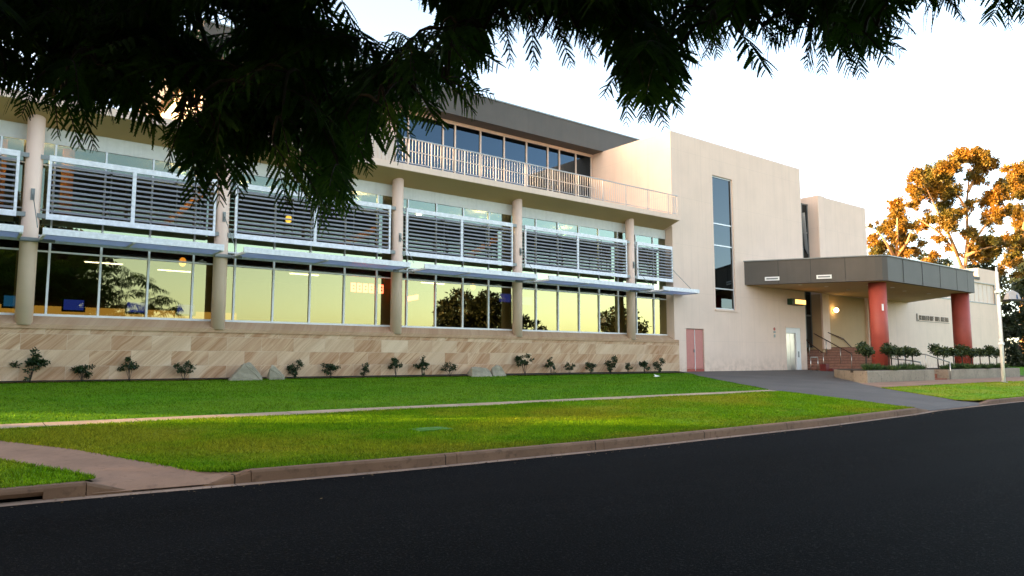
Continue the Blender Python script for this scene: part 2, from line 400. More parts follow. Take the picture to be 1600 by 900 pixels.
# land the building stands on
mb = MB(); mb.add([(-60,-.3,gz(-.3)-.03),(140,-.3,gz(-.3)-.03),(140,60,gz(0)-.03),(-60,60,gz(0)-.03)], [(0,1,2,3)])
mb.add([(56.5,-8.2,gz(-8.2)-.03),(140,-8.2,gz(-8.2)-.03),(140,-.3,gz(-.3)-.03),(56.5,-.3,gz(-.3)-.03)], [(0,1,2,3)])
struct(obj('terrain', mb, M['farland']))
# road: near edge beyond the camera
xs = np.linspace(-60, 120, 181)
mb = MB(); vs = []; 
for x in xs: vs += [(x, -25.6, 0), (x, -20.5, .05), (x, kerb_y(x) - .10, 0.)]
mb.add(vs, [(3*i+j, 3*i+3+j, 3*i+4+j, 3*i+1+j) for i in range(180) for j in range(2)], True)
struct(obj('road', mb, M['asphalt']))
mb = MB(); vs = []
for x in xs: vs += [(x, kerb_y(x) - .13, .004), (x, kerb_y(x) + .16, .022)]
mb.add(vs, [(2*i, 2*i+2, 2*i+3, 2*i+1) for i in range(180)])
struct(obj('gutter', mb, M['gutter']))
# kerb with dropped ends at the crossings
def kerb_h(x):
    return float(np.interp(x, [1.42, 1.9, 2.7, 3.26, 23.0, 24.3, 28.4, 29.8], [.15, .012, .012, .15, .15, .012, .012, .15]))
mb = MB()
def kerb_run(x0, x1, low=0., n=2):
    vs = []; seg = np.linspace(x0, x1, n)
    for x in seg:
        h = kerb_h(x); y = kerb_y(x); r = min(.03, h*.4)
        base = .0 if not low else .105
        vs += [(x, y, base), (x, y+.008, h+.015-r), (x, y+r, h+.015), (x, y+.17, h+.015), (x, y+.17, -.05)]
    f = []
    for i in range(n-1):
        for j in range(4): f.append((5*i+j, 5*i+5+j, 5*i+6+j, 5*i+1+j))
        if low: f.append((5*i+4, 5*i+9, 5*i+5, 5*i))
    f += [(0,1,2,3,4), tuple(5*(n-1)+j for j in range(5))[::-1]]
    mb.add(vs, f)
a = -40.
while a < -2.2: kerb_run(a, min(a+3.04, -1.905)); a += 3.05
kerb_run(-1.9, 1.0, low=1.); kerb_run(1.0, 1.415)
kerb_run(1.425, 1.9, n=6); kerb_run(2.7, 3.255, n=6)
a = 3.265
while a < 22.9: kerb_run(a, min(a+3.04, 22.99), n=4); a += 3.05
kerb_run(23.0, 24.3, n=6); kerb_run(28.4, 29.8, n=6); a = 29.81
while a < 100: kerb_run(a, a+3.04, n=3); a += 3.05
struct(obj('kerb', mb, M['kerb']))
mb = MB(); mb.box(-1.9, 1.0, -15.02, -14.55, -.02, .103); mb.box(-1.9, -1.86, -15.02, -14.97, .0, .105); mb.box(.96, 1.0, -15.02, -14.97, 0, .105)
tag(obj('storm_drain', mb, M['void'], origin=(-.5, -14.9, 0)), 'dark stormwater slot under the left stretch of kerb', 'drain')
# opposite kerb and verge under the camera
mb = MB(); mb.box(-60, 120, -25.75, -25.6, -.05, .14); struct(obj('kerb', mb, M['kerb']))
mb = MB(); mb.add([(-60,-60,.2),(120,-60,.2),(120,-25.75,.12),(-60,-25.75,.12)], [(0,1,2,3)]); struct(obj('verge', mb, M['lawn']))

kb = lambda x: kerb_y(x) + .17
verge_poly = [(-1.2,-9.85),(-.3,-10.3),(.78,-11.18),(1.64,-12.53),(2.4,-14.24),(2.75,-14.95),(3.3,kb(3.3)),(5.4,kb(5.4)),(10,kb(10)),(17,kb(17)),(22.9,kb(22.9)),(23.2,-15.1),(24.35,-10.94),(24.6,-9.85)]
left_poly = [(-40,kb(-40)),(1.2,kb(1.2)),(1.55,-14.75),(1.29,-14.2),(.69,-12.97),(-.5,-12.1),(-2,-11.3),(-4,-10.6),(-8,-9.85),(-40,-9.85)]
upper_poly = [(-40,-9.25),(24.7,-9.25),(28.7,-2.9),(29.9,-1.6),(30.3,-1.0),(20,-.85),(8,-.45),(-40,-.3)]
right_poly = [(31.5,-10.3),(46.5,-10.35),(120,-10.3),(120,kb(120)),(40,kb(40)),(30.2,kb(30.2)),(28.8,-14.75),(28.3,-14.4)]
for nm, pl in (('lawn', verge_poly), ('lawn', left_poly), ('lawn', upper_poly), ('lawn', right_poly)): sheet(nm, pl, M['lawn'], .0)
sheet('lawn', [(57.5,-8.0),(120,-8.0),(120,-.2),(78.3,-.2),(60,-1)], M['lawn'], -.01)
sheet('garden_bed', [(-40,-.3),(8,-.45),(20,-.85),(30.3,-1.0),(30.6,-.4),(30.6,.02),(-40,.02)], M['mulch'], .05)
sheet('path', [(-40,-9.85),(24.6,-9.85),(24.7,-9.25),(-40,-9.25)], M['path'], .006)
sheet('footpath', [(33.6,-8.25),(120,-8.25),(120,-10.3),(46.5,-10.35),(31.5,-10.3)], M['ramp'], .004)
# concrete ramp from the road up to the path
def strip(name, secs, mat):
    mb = MB(); vs = []
    for (l, r) in secs: vs += [l, r]
    mb.add(vs, [(2*i, 2*i+1, 2*i+3, 2*i+2) for i in range(len(secs)-1)], True); o = obj(name, mb, mat); o['kind'] = 'structure'; return o
def g3(x, y, d=.004): return (x, y, gz(y)+d)
strip('ramp', [(g3(-8,-9.85), g3(-1.2,-9.85)), (g3(-4,-10.6), g3(-.8,-10.05)), (g3(-2,-11.3), g3(-.3,-10.3)), (g3(-.5,-12.1), g3(.4,-10.86)), (g3(.69,-12.97), g3(.78,-11.18)), (g3(1.29,-14.2), g3(1.64,-12.53)),
      ((1.42,-14.5,.165), (2.4,-14.24,gz(-14.24)+.004)), ((1.55,-14.75,.12), (2.75,-14.95,.145)), ((1.2,-14.95,.11), (3.27,-15.15,.12)), ((1.5,-15.13,.035), (3.2,-15.33,.035))], M['ramp'])
strip('driveway', [((22.99,-15.2,.028), (29.8,-15.0,.028)), ((23.2,-15.0,.10), (28.7,-14.7,.12)), (g3(23.5,-14.0,.0), g3(28.7,-13.9,.0)), (g3(24.4,-10.94), g3(31.4,-10.3)), (g3(24.7,-9.25), g3(33.2,-8.6)), (g3(26.0,-7.2), g3(34.6,-7.6)), (g3(28.7,-2.9), g3(37.5,-4.9)), (g3(30.2,-1.2), g3(43.,-5.5)), (g3(30.6,.02), g3(54,.02))], M['drivemat'])

# ------------------------------------------------------------------ the civic building
B = thing('civic_building', (0, 0, .9), 'long cream civic building with red pillared canopy behind the lawn', 'building')
XL, XR = -14., 30.6
# plinth
mb = MB(); mb.box(XL, 30.93, -.02, .6, .5, 2.555); obj('plinth', mb, M['sandstone'], B)
mb = MB(); mb.extr_x([(-.055,2.50),(-.055,2.63),(.40,2.885),(.62,2.885),(.62,2.50)], XL, 30.90); obj('plinth_cap', mb, M['capstone'], B)
# structural shell behind glass: floors, ceilings, back walls
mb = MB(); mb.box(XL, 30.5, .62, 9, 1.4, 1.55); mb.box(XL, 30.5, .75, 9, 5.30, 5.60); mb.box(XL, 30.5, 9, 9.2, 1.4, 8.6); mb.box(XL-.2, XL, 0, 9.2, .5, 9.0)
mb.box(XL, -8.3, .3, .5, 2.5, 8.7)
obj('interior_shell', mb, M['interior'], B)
mb = MB(); mb.box(XL, 30.5, .75, 8.98, 8.2, 8.25); mb.box(XL, 30.5, 8.9, 8.98, 6.2, 8.2); obj('interior_ceiling', mb, M['ceiling'], B)
# balcony slab with tapered soffit
mb = MB(); mb.extr_x([(-.70,8.97),(-.70,9.22),(0.,9.22),(0.,8.775)], XL, 30.40); mb.extr_x([(0.,8.775),(0.,9.22),(6.3,9.22),(6.3,8.62),(.42,8.62)], XL, 30.58)
slab = obj('balcony_slab', mb, M['stucco'], B)
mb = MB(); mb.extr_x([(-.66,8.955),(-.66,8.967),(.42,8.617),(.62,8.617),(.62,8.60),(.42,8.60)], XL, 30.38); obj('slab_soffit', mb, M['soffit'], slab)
# columns
COLX = [-4.3, 1.78, 7.18, 13.9, 19.98, 27.35]
for cx in COLX:
    mb = MB(); mb.cyl(cx, .10, .225, 2.60, 8.85, 40); c = obj('column', mb, M['column_paint'], B)
    mb = MB(); mb.box(cx-.03, cx+.03, -.19, -.12, 6.28, 6.50); mb.box(cx-.05, cx+.05, -.145, -.125, 6.22, 6.56); obj('bracket', mb, M['steel'], c)
# glazing, bay by bay
MUL = [2.34 + 1.36*k for k in range(-5, 21)] + [30.47]
edges = [-8.3] + COLX + [30.58]
def bay_windows(i, a, b):
    muls = [x for x in MUL if a+.12 < x < b-.12]
    fr = MB()
    for x in muls: fr.box(x-.03, x+.03, .44, .56, 2.95, 5.28)
    fr.box(a, b, .43, .56, 2.885, 2.955); fr.box(a, b, .45, .55, 4.80, 4.85)
    w = obj('window', fr, M['white'], B); p = MB(); pr = random.Random(i*7+1); ed_ = [a]+muls+[b]
    for u, v in zip(ed_, ed_[1:]):
        q = [.5+pr.uniform(-.003, .003) for _ in range(3)]; q.append(q[0]+q[2]-q[1]); p.add([(u,q[0],2.95),(v,q[1],2.95),(v,q[2],4.815),(u,q[3],4.815)], [(0,1,2,3)])
    obj('pane', p, M['glass_low'], w); p = MB(); p.box(a, b, .495, .505, 4.83, 5.285); obj('transom_pane', p, M['glass_transom'], w)
    fr = MB()
    for x in muls: fr.box(x-.025, x+.025, .44, .56, 5.28, 8.12)
    fr.box(a, b, .45, .55, 5.26, 5.31); fr.box(a, b, .45, .55, 7.42, 7.46); fr.box(a, b, .45, .55, 6.05, 6.09)
    w = obj('window', fr, M['alu'], B); p = MB(); p.box(a, b, .495, .505, 5.79, 8.12); obj('pane', p, M['glass_up'], w)
    p = MB(); p.box(a, b, .495, .505, 5.29, 5.788); obj('spandrel_pane', p, M['glass_span'], w)
    p = MB(); p.box(a+.01, b-.01, .46, .52, 8.12, 8.62); obj('head_panel', p, M['whiteband'], w)
for i, (a, b) in enumerate(zip(edges, edges[1:])): bay_windows(i, a+.002, b-.002)
# louvre screens
LOUV = [(-3.95,1.42,-1.2),(2.14,6.92,4.43),(7.55,13.5,10.42),(14.2,19.58,16.86),(20.28,26.92,23.53),(27.68,30.46,None)]
for (a, b, mid) in LOUV:
    f = MB(); f.box(a, b, -.10, -.02, 7.46, 7.63); f.box(a, b, -.10, -.02, 5.71, 5.875)
    f.box(a, a+.075, -.095, -.025, 5.875, 7.46); f.box(b-.075, b, -.095, -.025, 5.875, 7.46)
    if mid: f.box(mid-.055, mid+.055, -.095, -.025, 5.875, 7.46)
    s = obj('louvre_screen', f, M['galv'], B)
    sl = MB()
    spans = [(a+.08, (mid or b)-.06)] + ([(mid+.06, b-.08)] if mid else [])
    n = 10
    for k in range(n):
        z = 5.90 + (k+.5)*1.555/n
        for (p, q) in spans:
            sl.extr_x([(-.115, z-.050), (-.105, z-.056), (.075, z+.024), (.085, z+.036), (.06, z+.040), (-.115, z+.006)], p, q)
    obj('slats', sl, M['slat'], s)
    br = MB()
    ex = [x for x in (a, b) if not (x > 30 or x < -3.9)]
    for x in ex:
        d = -1 if x == a else 1
        for z0, z1 in ((7.48,7.61),(5.73,5.86)): br = MB(); obj('bracket', br.box(min(x, x+d*.22), max(x, x+d*.22), -.085, -.035, z0, z1), M['steel'], s)
    for x in [a+.35*(b-a), a+.75*(b-a), b-.45]:
        obj('stay', MB().box(x-.02, x+.02, .0, .44, 7.38, 7.42).box(x-.02, x+.02, .06, .10, 5.9, 7.46), M['steel'], s)
# awnings
AWN = [(-3.9,1.55,-1.2,1.78),(2.0,6.93,4.33,7.18),(7.56,13.81,10.5,13.9),(14.43,20.12,16.6,19.98),(20.78,27.7,23.24,27.35),(28.44,31.32,28.95,30.3)]
for (a, b, mid, cx) in AWN:
    f = MB(); f.extr_x([(-1.14,5.10),(-1.14,5.29),(-1.07,5.29),(-1.07,5.12)], a, b)
    for x in (a+.04, mid, b-.04): f.prism([(x-.035,-1.08),(x+.035,-1.08),(x+.035,.02),(x-.035,.02)], lambda X,Y: 5.07+.0*Y, lambda X,Y: 5.14)
    f.box(a, b, .02, .07, 5.03, 5.14)
    w = obj('awning', f, M['galv'], B)
    for (u, v) in ((a+.08, mid-.04), (mid+.04, b-.08)): obj('panel', MB().box(u, v, -1.068, .018, 5.105, 5.125), M['poly'], w)
    r = MB(); x0 = cx if cx < 29 else 30.45
    r.tube([(x0, -.16 if cx < 29 else -.05, 6.42), (x0+.28 if cx > 29 else x0+.1, -1.05, 5.29)], .012, 6)
    r.tube([(x0, -.16 if cx < 29 else -.05, 6.50), (x0, -.16 if cx < 29 else -.05, 6.30)], .03, 6)
    obj('tie_rod', r, M['steel'], w)
    r = MB(); 
    if cx < 29: r.box(min(b, cx)+.0, max(b, cx)+.62, -.20, -.13, 5.02, 5.10); r.box(cx-.27, cx+.27, -.16, -.12, 5.0, 5.12)
    else: r.box(28.3, 28.5, -.2, -.13, 5.02, 5.1)
    obj('bracket', r, M['steel'], w)
# solid ribbed balustrade on the left, open railing on the right
mb = MB(); mb.box(7.9, 13.33, -.60, -.5, 9.22, 10.40)
x = 7.98
while x < 13.3: mb.box(x, x+.035, -.625, -.6, 9.26, 10.36); x += .16
obj('balustrade_panel', mb, M['clad'], B)
mb = MB(); mb.box(13.36, 30.36, -.62, -.57, 10.27, 10.315); mb.box(13.36, 30.36, -.605, -.585, 9.30, 9.325); 
rail = obj('railing', mb, M['railmat'], B)
mb = MB(); mb.box(13.36, 24.2, -.605, -.585, 9.78, 9.81); obj('mid_rail', mb, M['clad'], rail); mb = MB(); mb.box(30.30, 30.36, -.57, .02, 10.27, 10.315); obj('return_rail', mb, M['clad'], rail)
posts = [13.40 + 1.62*k for k in range(11)] + [30.33]
for a, b in zip(posts, posts[1:]):
    mb = MB(); mb.box(a-.018, a+.018, -.62, -.57, 9.2, 10.27); obj('post', mb, M['railmat'], rail)
    mb = MB(); k = int(round((b-a)/.148))
    for j in range(1, k):
        x = a + (b-a)*j/k
        w = .008 if x < 24.2 else .0055
        mb.box(x-w, x+w, -.605, -.585, 9.30, 10.28)
    obj('balusters', mb, M['railmat'], rail)
mb = MB(); mb.box(30.31, 30.35, -.62, -.57, 9.2, 10.27)
for j in range(1, 4): mb.box(30.325, 30.337, -.6+.15*j-.006, -.6+.15*j+.006, 9.3, 10.27)
obj('post', mb, M['clad'], rail)
# upper storey set back
mb = MB(); mb.box(8.0, 17.0, 6.12, 18, 9.2, 14.07); mb.box(17.0, 30.6, 6.0, 6.2, 13.93, 14.08); mb.box(17., 30.6, 6.6, 18, 9.2, 14.07); mb.box(17, 30.6, 6.02, 6.2, 9.2, 9.32)
obj('upper_wall', mb, M['stucco'], B)
mb = MB(); mb.box(7.6, 37., 5.1, 19, 14.085, 15.40); roof = obj('roof_fascia', mb, M['fascia'], B)
mb = MB(); mb.box(7.55, 37.05, 5.06, 19, 15.40, 15.47); obj('roof_edge', mb, M['steel'], roof)
uw = MB()
for x in (17.05, 17.74, 19.8, 20.55, 22.19, 23.8, 25.4, 27.0, 27.9, 29.22, 30.5): uw.box(x-.035, x+.035, 6.03, 6.16, 9.32, 13.93)
uw.box(17, 30.6, 6.05, 6.15, 10.25, 10.32)
w = obj('window', uw, M['clad'], B); p = MB(); p.box(17, 30.58, 6.10, 6.11, 9.32, 13.93); obj('pane', p, M['glass_blue'], w)
# tall blank block with slot window, doors and lift
mb = MB(); holes = [(34.25,36.17,4.46,12.2),(31.56,33.1,.9,3.29),(41.33,43.0,.9,3.62)]
wall_holes(mb, XR, 43.66, .5, 14.1, 0., .22, holes)
mb.add([(XR,0,.5),(XR,16,.5),(XR,16,14.1),(XR,0,14.1)], [(0,3,2,1)]); mb.add([(43.66,0,.5),(43.66,16,.5),(43.66,16,14.1),(43.66,0,14.1)], [(0,1,2,3)])
mb.add([(XR,0,14.1),(43.66,0,14.1),(43.66,16,14.1),(XR,16,14.1)], [(0,1,2,3)]); mb.add([(XR,16,.5),(43.66,16,.5),(43.66,16,14.1),(XR,16,14.1)], [(0,3,2,1)])
mb.add([(XR+.02,.22,.5),(43.64,.22,.5),(43.64,.22,4.4),(XR+.02,.22,4.4)], [(0,1,2,3)])
blk = obj('block_wall', mb, M['stucco'], B)
mb = MB(); mb.box(34.15, 36.3, -.06, .1, 4.36, 4.455); obj('sill', mb, M['stucco'], blk)
fr = MB(); a, b = 34.25, 36.17
for z in (4.5, 5.65, 8.15, 9.41, 12.16): fr.box(a, b, .10, .17, z-.035, z+.035)
fr.box(a, a+.04, .10, .17, 4.46, 12.2); fr.box(b-.04, b, .10, .17, 4.46, 12.2)
w = obj('tall_window', fr, M['alu'], blk); p = MB(); p.box(a, b, .135, .145, 4.46, 12.2); obj('pane', p, M['glass_tall'], w)
mb = MB(); mb.box(34.2, 36.2, .26, .3, 4.4, 12.3); obj('backing', mb, M['black'], w)
d = MB(); d.box(31.60, 32.31, .05, .10, 1.12, 3.25)
dr = obj('service_door', d, M['pink'], blk); d = MB(); d.box(32.345, 33.06, .05, .10, 1.12, 3.25); obj('door_leaf', d, M['pink'], dr); d = MB(); d.box(32.312, 32.343, .02, .06, 1.0, 3.25); obj('meeting_strip', d, M['white'], dr)
d = MB(); d.box(31.58, 33.08, .03, .11, .92, 1.10); obj('kick_plate', d, M['red'], dr)
d = MB(); d.box(32.23, 32.27, 0.0, .05, 2.0, 2.16); obj('handle', d, M['steel'], dr)
l = MB(); l.box(41.33, 43.0, .16, .2, .9, 3.6); l.box(41.33, 42.52, .02, .15, 3.26, 3.6); l.box(42.5, 43.0, .02, .15, .9, 3.6); lf = obj('lift_surround', l, M['white'], blk)
l = MB(); l.box(41.36, 42.48, .10, .14, .92, 3.24); l.box(41.9, 41.92, .09, .11, .95, 3.2); obj('lift_door', l, M['stainless'], lf)
l = MB(); l.box(42.66, 42.78, .0, .02, 1.75, 2.12); obj('call_panel', l, M['steel'], lf)
l = MB(); l.box(41.25, 43.08, -.03, .01, 3.60, 3.68); obj('lintel', l, M['stucco'], lf)
# tower with the globe lamp and lettered hall
mb = MB(); mb.box(46.1, 52.9, .25, 8, 5.99, 12.72); tw = obj('tower_wall', mb, M['stucco'], B)
mb = MB(); mb.box(46.1, 52.9, .25, 8, .8, 5.985); obj('porch_wall', mb, plain('tan_paint', (.52, .36, .20), .85, var=.05, scale=.8, bump=.2, streak=.1), tw)  # tan colour stands in for the canopy's shade on this wall
mb = MB(); mb.box(46.05, 46.95, .13, .25, 2.3, 12.72); obj('pilaster', mb, M['stucco'], tw); mb = MB(); mb.box(52.15, 52.9, .06, .25, .8, 8.0); obj('pilaster', mb, M['stucco'], tw)
mb = MB(); mb.add([(48.5,.2,9.9),(52.9,.2,9.0),(52.9,.2,8.6),(46.95,.2,8.6),(46.95,.2,10.25)], [(0,1,2,3,4)])
g = MB(); 
for x in (43.72, 44.5, 45.3, 46.02): g.box(x-.04, x+.04, .9, 1.0, 2.4, 12.2)
for z in (4.55, 6.4, 8.3, 10.2, 12.15): g.box(43.68, 46.08, .9, 1.0, z-.04, z+.04)
gw = obj('recess_glazing', g, M['steel'], B); p = MB(); p.box(43.68, 46.08, .94, .95, 4.55, 12.15); obj('pane', p, M['glass_tall'], gw)
p = MB(); p.box(43.68, 46.08, 1.6, 1.7, .9, 12.1); obj('backing', p, M['black'], gw)
g = MB(); g.box(43.7, 44.86, .93, .97, 2.45, 4.5); g.box(44.9, 46.06, .93, .97, 2.45, 4.5); dd = obj('entrance_door', g, M['black'], B)
g = MB(); g.box(44.78, 44.82, .86, .92, 3.2, 3.9); g.box(44.94, 44.98, .86, .92, 3.2, 3.9); obj('handle', g, M['steel'], dd)
mb = MB(); mb.add([(43.9,-.1,11.2),(45.9,.9,8.9),(45.9,.9,8.75),(43.9,-.1,11.05),(43.9,.1,11.2),(45.9,1.1,8.9),(45.9,1.1,8.75),(43.9,.1,11.05)], [(0,1,2,3),(4,7,6,5),(0,4,5,1),(3,2,6,7)]); obj('raking_frame', mb, M['alu'], gw)
mb = MB(); wall_holes(mb, 52.3, 78., .6, 8.75, 0., .2, [(58., 76.6, 6.74, 8.45)]); mb.box(73., 78., .02, 6, 8.75, 9.85); mb.box(52.3, 78., .21, 14, 6.0, 8.7); mb.add([(78,0,.6),(78,14,.6),(78,14,8.75),(78,0,8.75)], [(0,1,2,3)])
hall = obj('hall_wall', mb, M['stucco'], B)
mb = MB(); mb.box(58., 76.6, .10, .15, 6.74, 8.45)
for k in range(19): mb.box(58+k, 58.04+k, .07, .11, 6.74, 8.45)
hw = obj('high_window', mb, M['clad'], hall); mb = MB(); mb.box(57.9, 76.7, -.04, .05, 6.64, 6.735); mb.box(76.56, 76.64, -.03, .05, 6.74, 8.5); mb.box(57.9, 76.64, -.03, .05, 8.46, 8.54); obj('sill', mb, M['steel'], hw)
mb = MB(); mb.box(52.92, 73., -.1, 14, 8.76, 9.0); obj('hall_roof', mb, M['fascia'], hall)
# entrance canopy
cf = [(37.1, -.001), (40.75, -5.95), (40.98, -6.22), (41.3, -6.38), (53.5, -6.4), (58.6, -.001)]
mb = MB(); n = len(cf)
inn = [(37.4, -.001), (41.05, -5.8), (41.4, -6.15), (53.35, -6.2), (58.3, -.001)]
for i in range(n-1):
    (xa, ya), (xb, yb) = cf[i], cf[i+1]
    mb.add([(xa,ya,6.0),(xb,yb,6.0),(xb,yb,7.38),(xa,ya,7.38)], [(0,1,2,3)], False)
mb.add([(x, y, 7.38) for x, y in cf], [tuple(range(n))]); 
mb.add([(x, y, 6.0) for x, y in cf] , [tuple(range(n))[::-1]])
can = obj('entrance_canopy', mb, M['fascia'], B)
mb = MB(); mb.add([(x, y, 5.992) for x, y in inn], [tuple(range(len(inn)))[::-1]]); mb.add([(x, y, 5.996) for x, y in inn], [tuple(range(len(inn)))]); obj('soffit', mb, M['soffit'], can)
for t in (.27, .52, .78):
    x = 37.1+(40.75-37.1)*t; y = -5.95*t; obj('joint', MB().obox((x-.004, y-.003), (.523,-.852), (.852,.523), .012, .006, 6.02, 7.36), M['black'], can)
for x in (43.2, 45.7, 48.2, 50.7, 52.4): obj('joint', MB().box(x-.012, x+.012, -6.408, -6.39, 6.02, 7.36), M['black'], can)
cap = [(37.02,-.001),(40.7,-6.0),(40.95,-6.27),(41.28,-6.45),(53.55,-6.47),(58.68,-.001)]
mb = MB(); mb.prism(cap, 7.385, 7.44); obj('capping', mb, M['steel'], can)
for (x, y) in ((39.4,-2.2),(41.6,-2.6),(42.8,-4.6),(45.3,-4.8),(44.6,-2.4),(48.3,-4.2),(49.8,-2.0),(51.4,-4.4)):
    mb = MB(); mb.cyl(x, y, .11, 5.965, 5.99, 16); obj('downlight', mb, M['drop'], can)
for cx, cy, r in ((41.95, -5.45, .47), (53.35, -5.55, .53)):
    mb = MB(); mb.cyl(cx, cy, r, .6, 5.995, 48); c = obj('red_column', mb, M['red'], can)
mb = MB(); mb.box(41.4, 41.55, -5.94, -5.9, 4.35, 4.72); obj('notice_plate', mb, M['white'], can)

# steps up to the doors, set square to the camera side corner
vA = np.array([cos(R(51.9)), sin(R(51.9))]); vR = np.array([vA[1], -vA[0]])
C0 = np.array([0., -25.])
def clip(poly, d, ax=None):
    ax = vA if ax is None else ax
    out = []
    for i in range(len(poly)):
        a = np.array(poly[i]); b = np.array(poly[(i+1) % len(poly)]); da = (a-C0)@ax - d; db = (b-C0)@ax - d
        if da >= 0: out.append(tuple(a))
        if (da >= 0) != (db >= 0): t = da/(da-db); out.append(tuple(a+t*(b-a)))
    return out
st = MB(); no = MB(); zs = [.86 + .175*k for k in range(10)]
R1 = [(43.67,-3),(46.1,-3),(46.1,.9),(43.67,.9)]; R2 = [(46.1,-5.6),(51.8,-5.6),(51.8,.249),(46.1,.249)]
for k in range(9):
    for Rg in (R1, R2):
        q = clip(Rg, 46.35 + .31*k)
        if Rg is R2: q = clip(q, -23.9, -vR)
        if len(q) > 2:
            st.prism(q, zs[k], zs[k+1])
            q2 = clip(Rg, 46.335 + .31*k); q2 = clip(q2, -23.91, -vR) if Rg is R2 else q2
            no.prism(q2, zs[k+1]-.045, zs[k+1]-.004)
sto = obj('entrance_steps', st, M['brick'], B); obj('nosing', no, plain('nosing', (.16, .07, .045), .8), sto)

# -------- fixtures on the building that are things of their own
t = thing('wall_lamp', (47.6, .1, 4.95), 'round glowing globe lamp on the wall above the entrance steps', 'lamp')
mb = MB(); mb.ball((47.6, .0, 4.95), .16); obj('globe', mb, M['bulb'], t); mb = MB(); mb.tube([(47.6,.25,4.95),(47.6,.1,4.95)], .07, 12); obj('base', mb, M['white'], t)
t = thing('light_box_sign', (42.4, 0, 5.0), 'green framed amber light box sign on the wall above the lift', 'sign')
mb = MB(); mb.box(41.6, 43.25, -.34, 0, 5.05, 5.42); obj('case', mb, plain('green_case', (.02, .06, .035), .5), t)
mb = MB(); mb.box(41.95, 43.15, -.352, -.342, 5.10, 5.37); obj('face', mb, M['sign_amber'], t)
t = thing('wall_notice', (40.05, 0, 3.3), 'small round red badge above white notices on the cream wall by the lift', 'notice')
mb = MB(); mb.tube([(40.04,-.015,3.47),(40.04,0,3.47)], .10, 20); obj('badge', mb, M['red'], t)
mb = MB(); mb.box(39.93,40.15,-.012,0,3.22,3.34); obj('plate', mb, M['steel'], t); mb = MB(); mb.box(39.95,40.14,-.012,0,2.96,3.14); obj('plate', mb, M['steel'], t)
def text_obj(name, s, size, loc, rotz, mat, parent, ext=.012):
    cu = bpy.data.curves.new(name, 'FONT'); cu.body = s; cu.size = size; cu.extrude = ext; cu.align_x = 'CENTER'; cu.resolution_u = 3
    o = bpy.data.objects.new(name, cu); col.objects.link(o)
    dg = bpy.context.evaluated_depsgraph_get(); me = bpy.data.meshes.new_from_object(o.evaluated_get(dg)); bpy.data.objects.remove(o)
    c = np.empty(len(me.vertices)*3); me.vertices.foreach_get('co', c); c = c.reshape(-1, 3)
    ca, sa = cos(rotz), sin(rotz)
    W = np.stack([loc[0] + c[:,0]*ca + c[:,2]*sa, loc[1] + c[:,0]*sa - c[:,2]*ca, loc[2] + c[:,1]], 1) - root_loc(parent)
    me.vertices.foreach_set('co', W.astype(np.float32).ravel()); me.materials.clear()
    return link(name, me, mat, parent)
t = thing('wall_lettering', (62.8, 0, 4.7), 'raised dark metal lettering with emblem on the cream hall wall', 'sign')
lm = plain('letter_bronze', (.16, .12, .085), .5, .2)
mb = MB(); gx = 60.35; lr = random.Random(3)
for nl in (7, 3, 4, 6):                                   # four words, too small in the photo to be read
    for q in range(nl):
        st_ = lr.choice(((0,), (0, 2), (0, 2), (1,), (0,)))
        for k in st_: mb.box(gx+.075*k, gx+.075*k+.045, -.06, -.01, 4.72, 5.08)
        for k in lr.choice(((0,), (2,), (0, 2), (1, 2), (0, 1))): mb.box(gx, gx+.19, -.058, -.012, 4.72+.155*k, 4.765+.155*k)
        gx += .25
    gx += .17; obj('word', mb, lm, t); mb = MB()
mb = MB(); mb.box(59.85, 60.05, -.05, -.005, 4.62, 5.2); mb.box(60.1, 60.2, -.05, -.005, 4.62, 4.72); mb.box(59.85, 66., -.03, -.005, 4.60, 4.63); obj('emblem', mb, lm, t)
for tt, lab in ((.22, 'white plate sign nearest the block wall on the grey canopy edge'), (.62, 'pale plate sign nearest the rounded corner on the grey canopy edge')):
    cxp = 37.1 + 3.65*tt; cyp = -5.95*tt; s = thing('clearance_sign', (cxp, cyp, 6.3), lab, 'sign', 'plate signs on the canopy edge')
    ax = (.523, -.852); ay = (.852, .523)
    mb = MB(); mb.obox((cxp-.03, cyp-.02), ax, ay, .40, .02, 6.20, 6.42); obj('plate', mb, M['white'], s)
    mb = MB(); mb.obox((cxp-.045, cyp-.03), ax, ay, .32, .018, 6.27, 6.35); obj('lettering', mb, plain('sign_grey', (.18, .19, .2), .5), s)

# handrails
def handrail(label, top, base, group='handrails at the entrance', rmat='darkwood', wall=False):
    b0 = base[0]; t = thing('handrail', b0, label, 'handrail', group)
    mb = MB(); mb.tube(top, .035, 8); obj('rail', mb, M[rmat], t)
    for p, q in zip(base, top):
        mb = MB(); mb.tube([p, (p[0], p[1], q[2])] if not wall else [p, q], .024, 8); obj('post', mb, M['stainless'], t)
def onstep(r, d):
    k = int(np.clip((d-46.35)//.31, -1, 8)) + 1
    p = C0 + vR*r + vA*d; return (p[0], p[1], zs[min(k, 9)] if k > 0 else .88)
def stair_rail(label, pts):
    base = [onstep(*p) for p in pts]; handrail(label, [(x, y, z+.98) for x, y, z in base], base)
stair_rail('brown topped handrail with steel posts up the middle of the steps', [(20.3,48.9),(20.8,48.0),(21.3,47.1),(21.7,46.45)])
stair_rail('short handrail with steel posts at the left side of the steps', [(19.55,48.9),(19.62,47.9),(19.9,46.45)])
b0 = [(47.2,.249,3.3),(48.6,.249,2.6),(50.2,.249,1.8),(51.6,.249,1.2)]
handrail('dark wooden rail fixed along the wall under the globe lamp', [(46.6,.14,3.42),(48.6,.14,3.05),(50.2,.14,2.2),(51.7,.14,1.45)], [(46.6,.249,3.34),(48.6,.249,2.97),(50.2,.249,2.12),(51.7,.249,1.37)], wall=True)
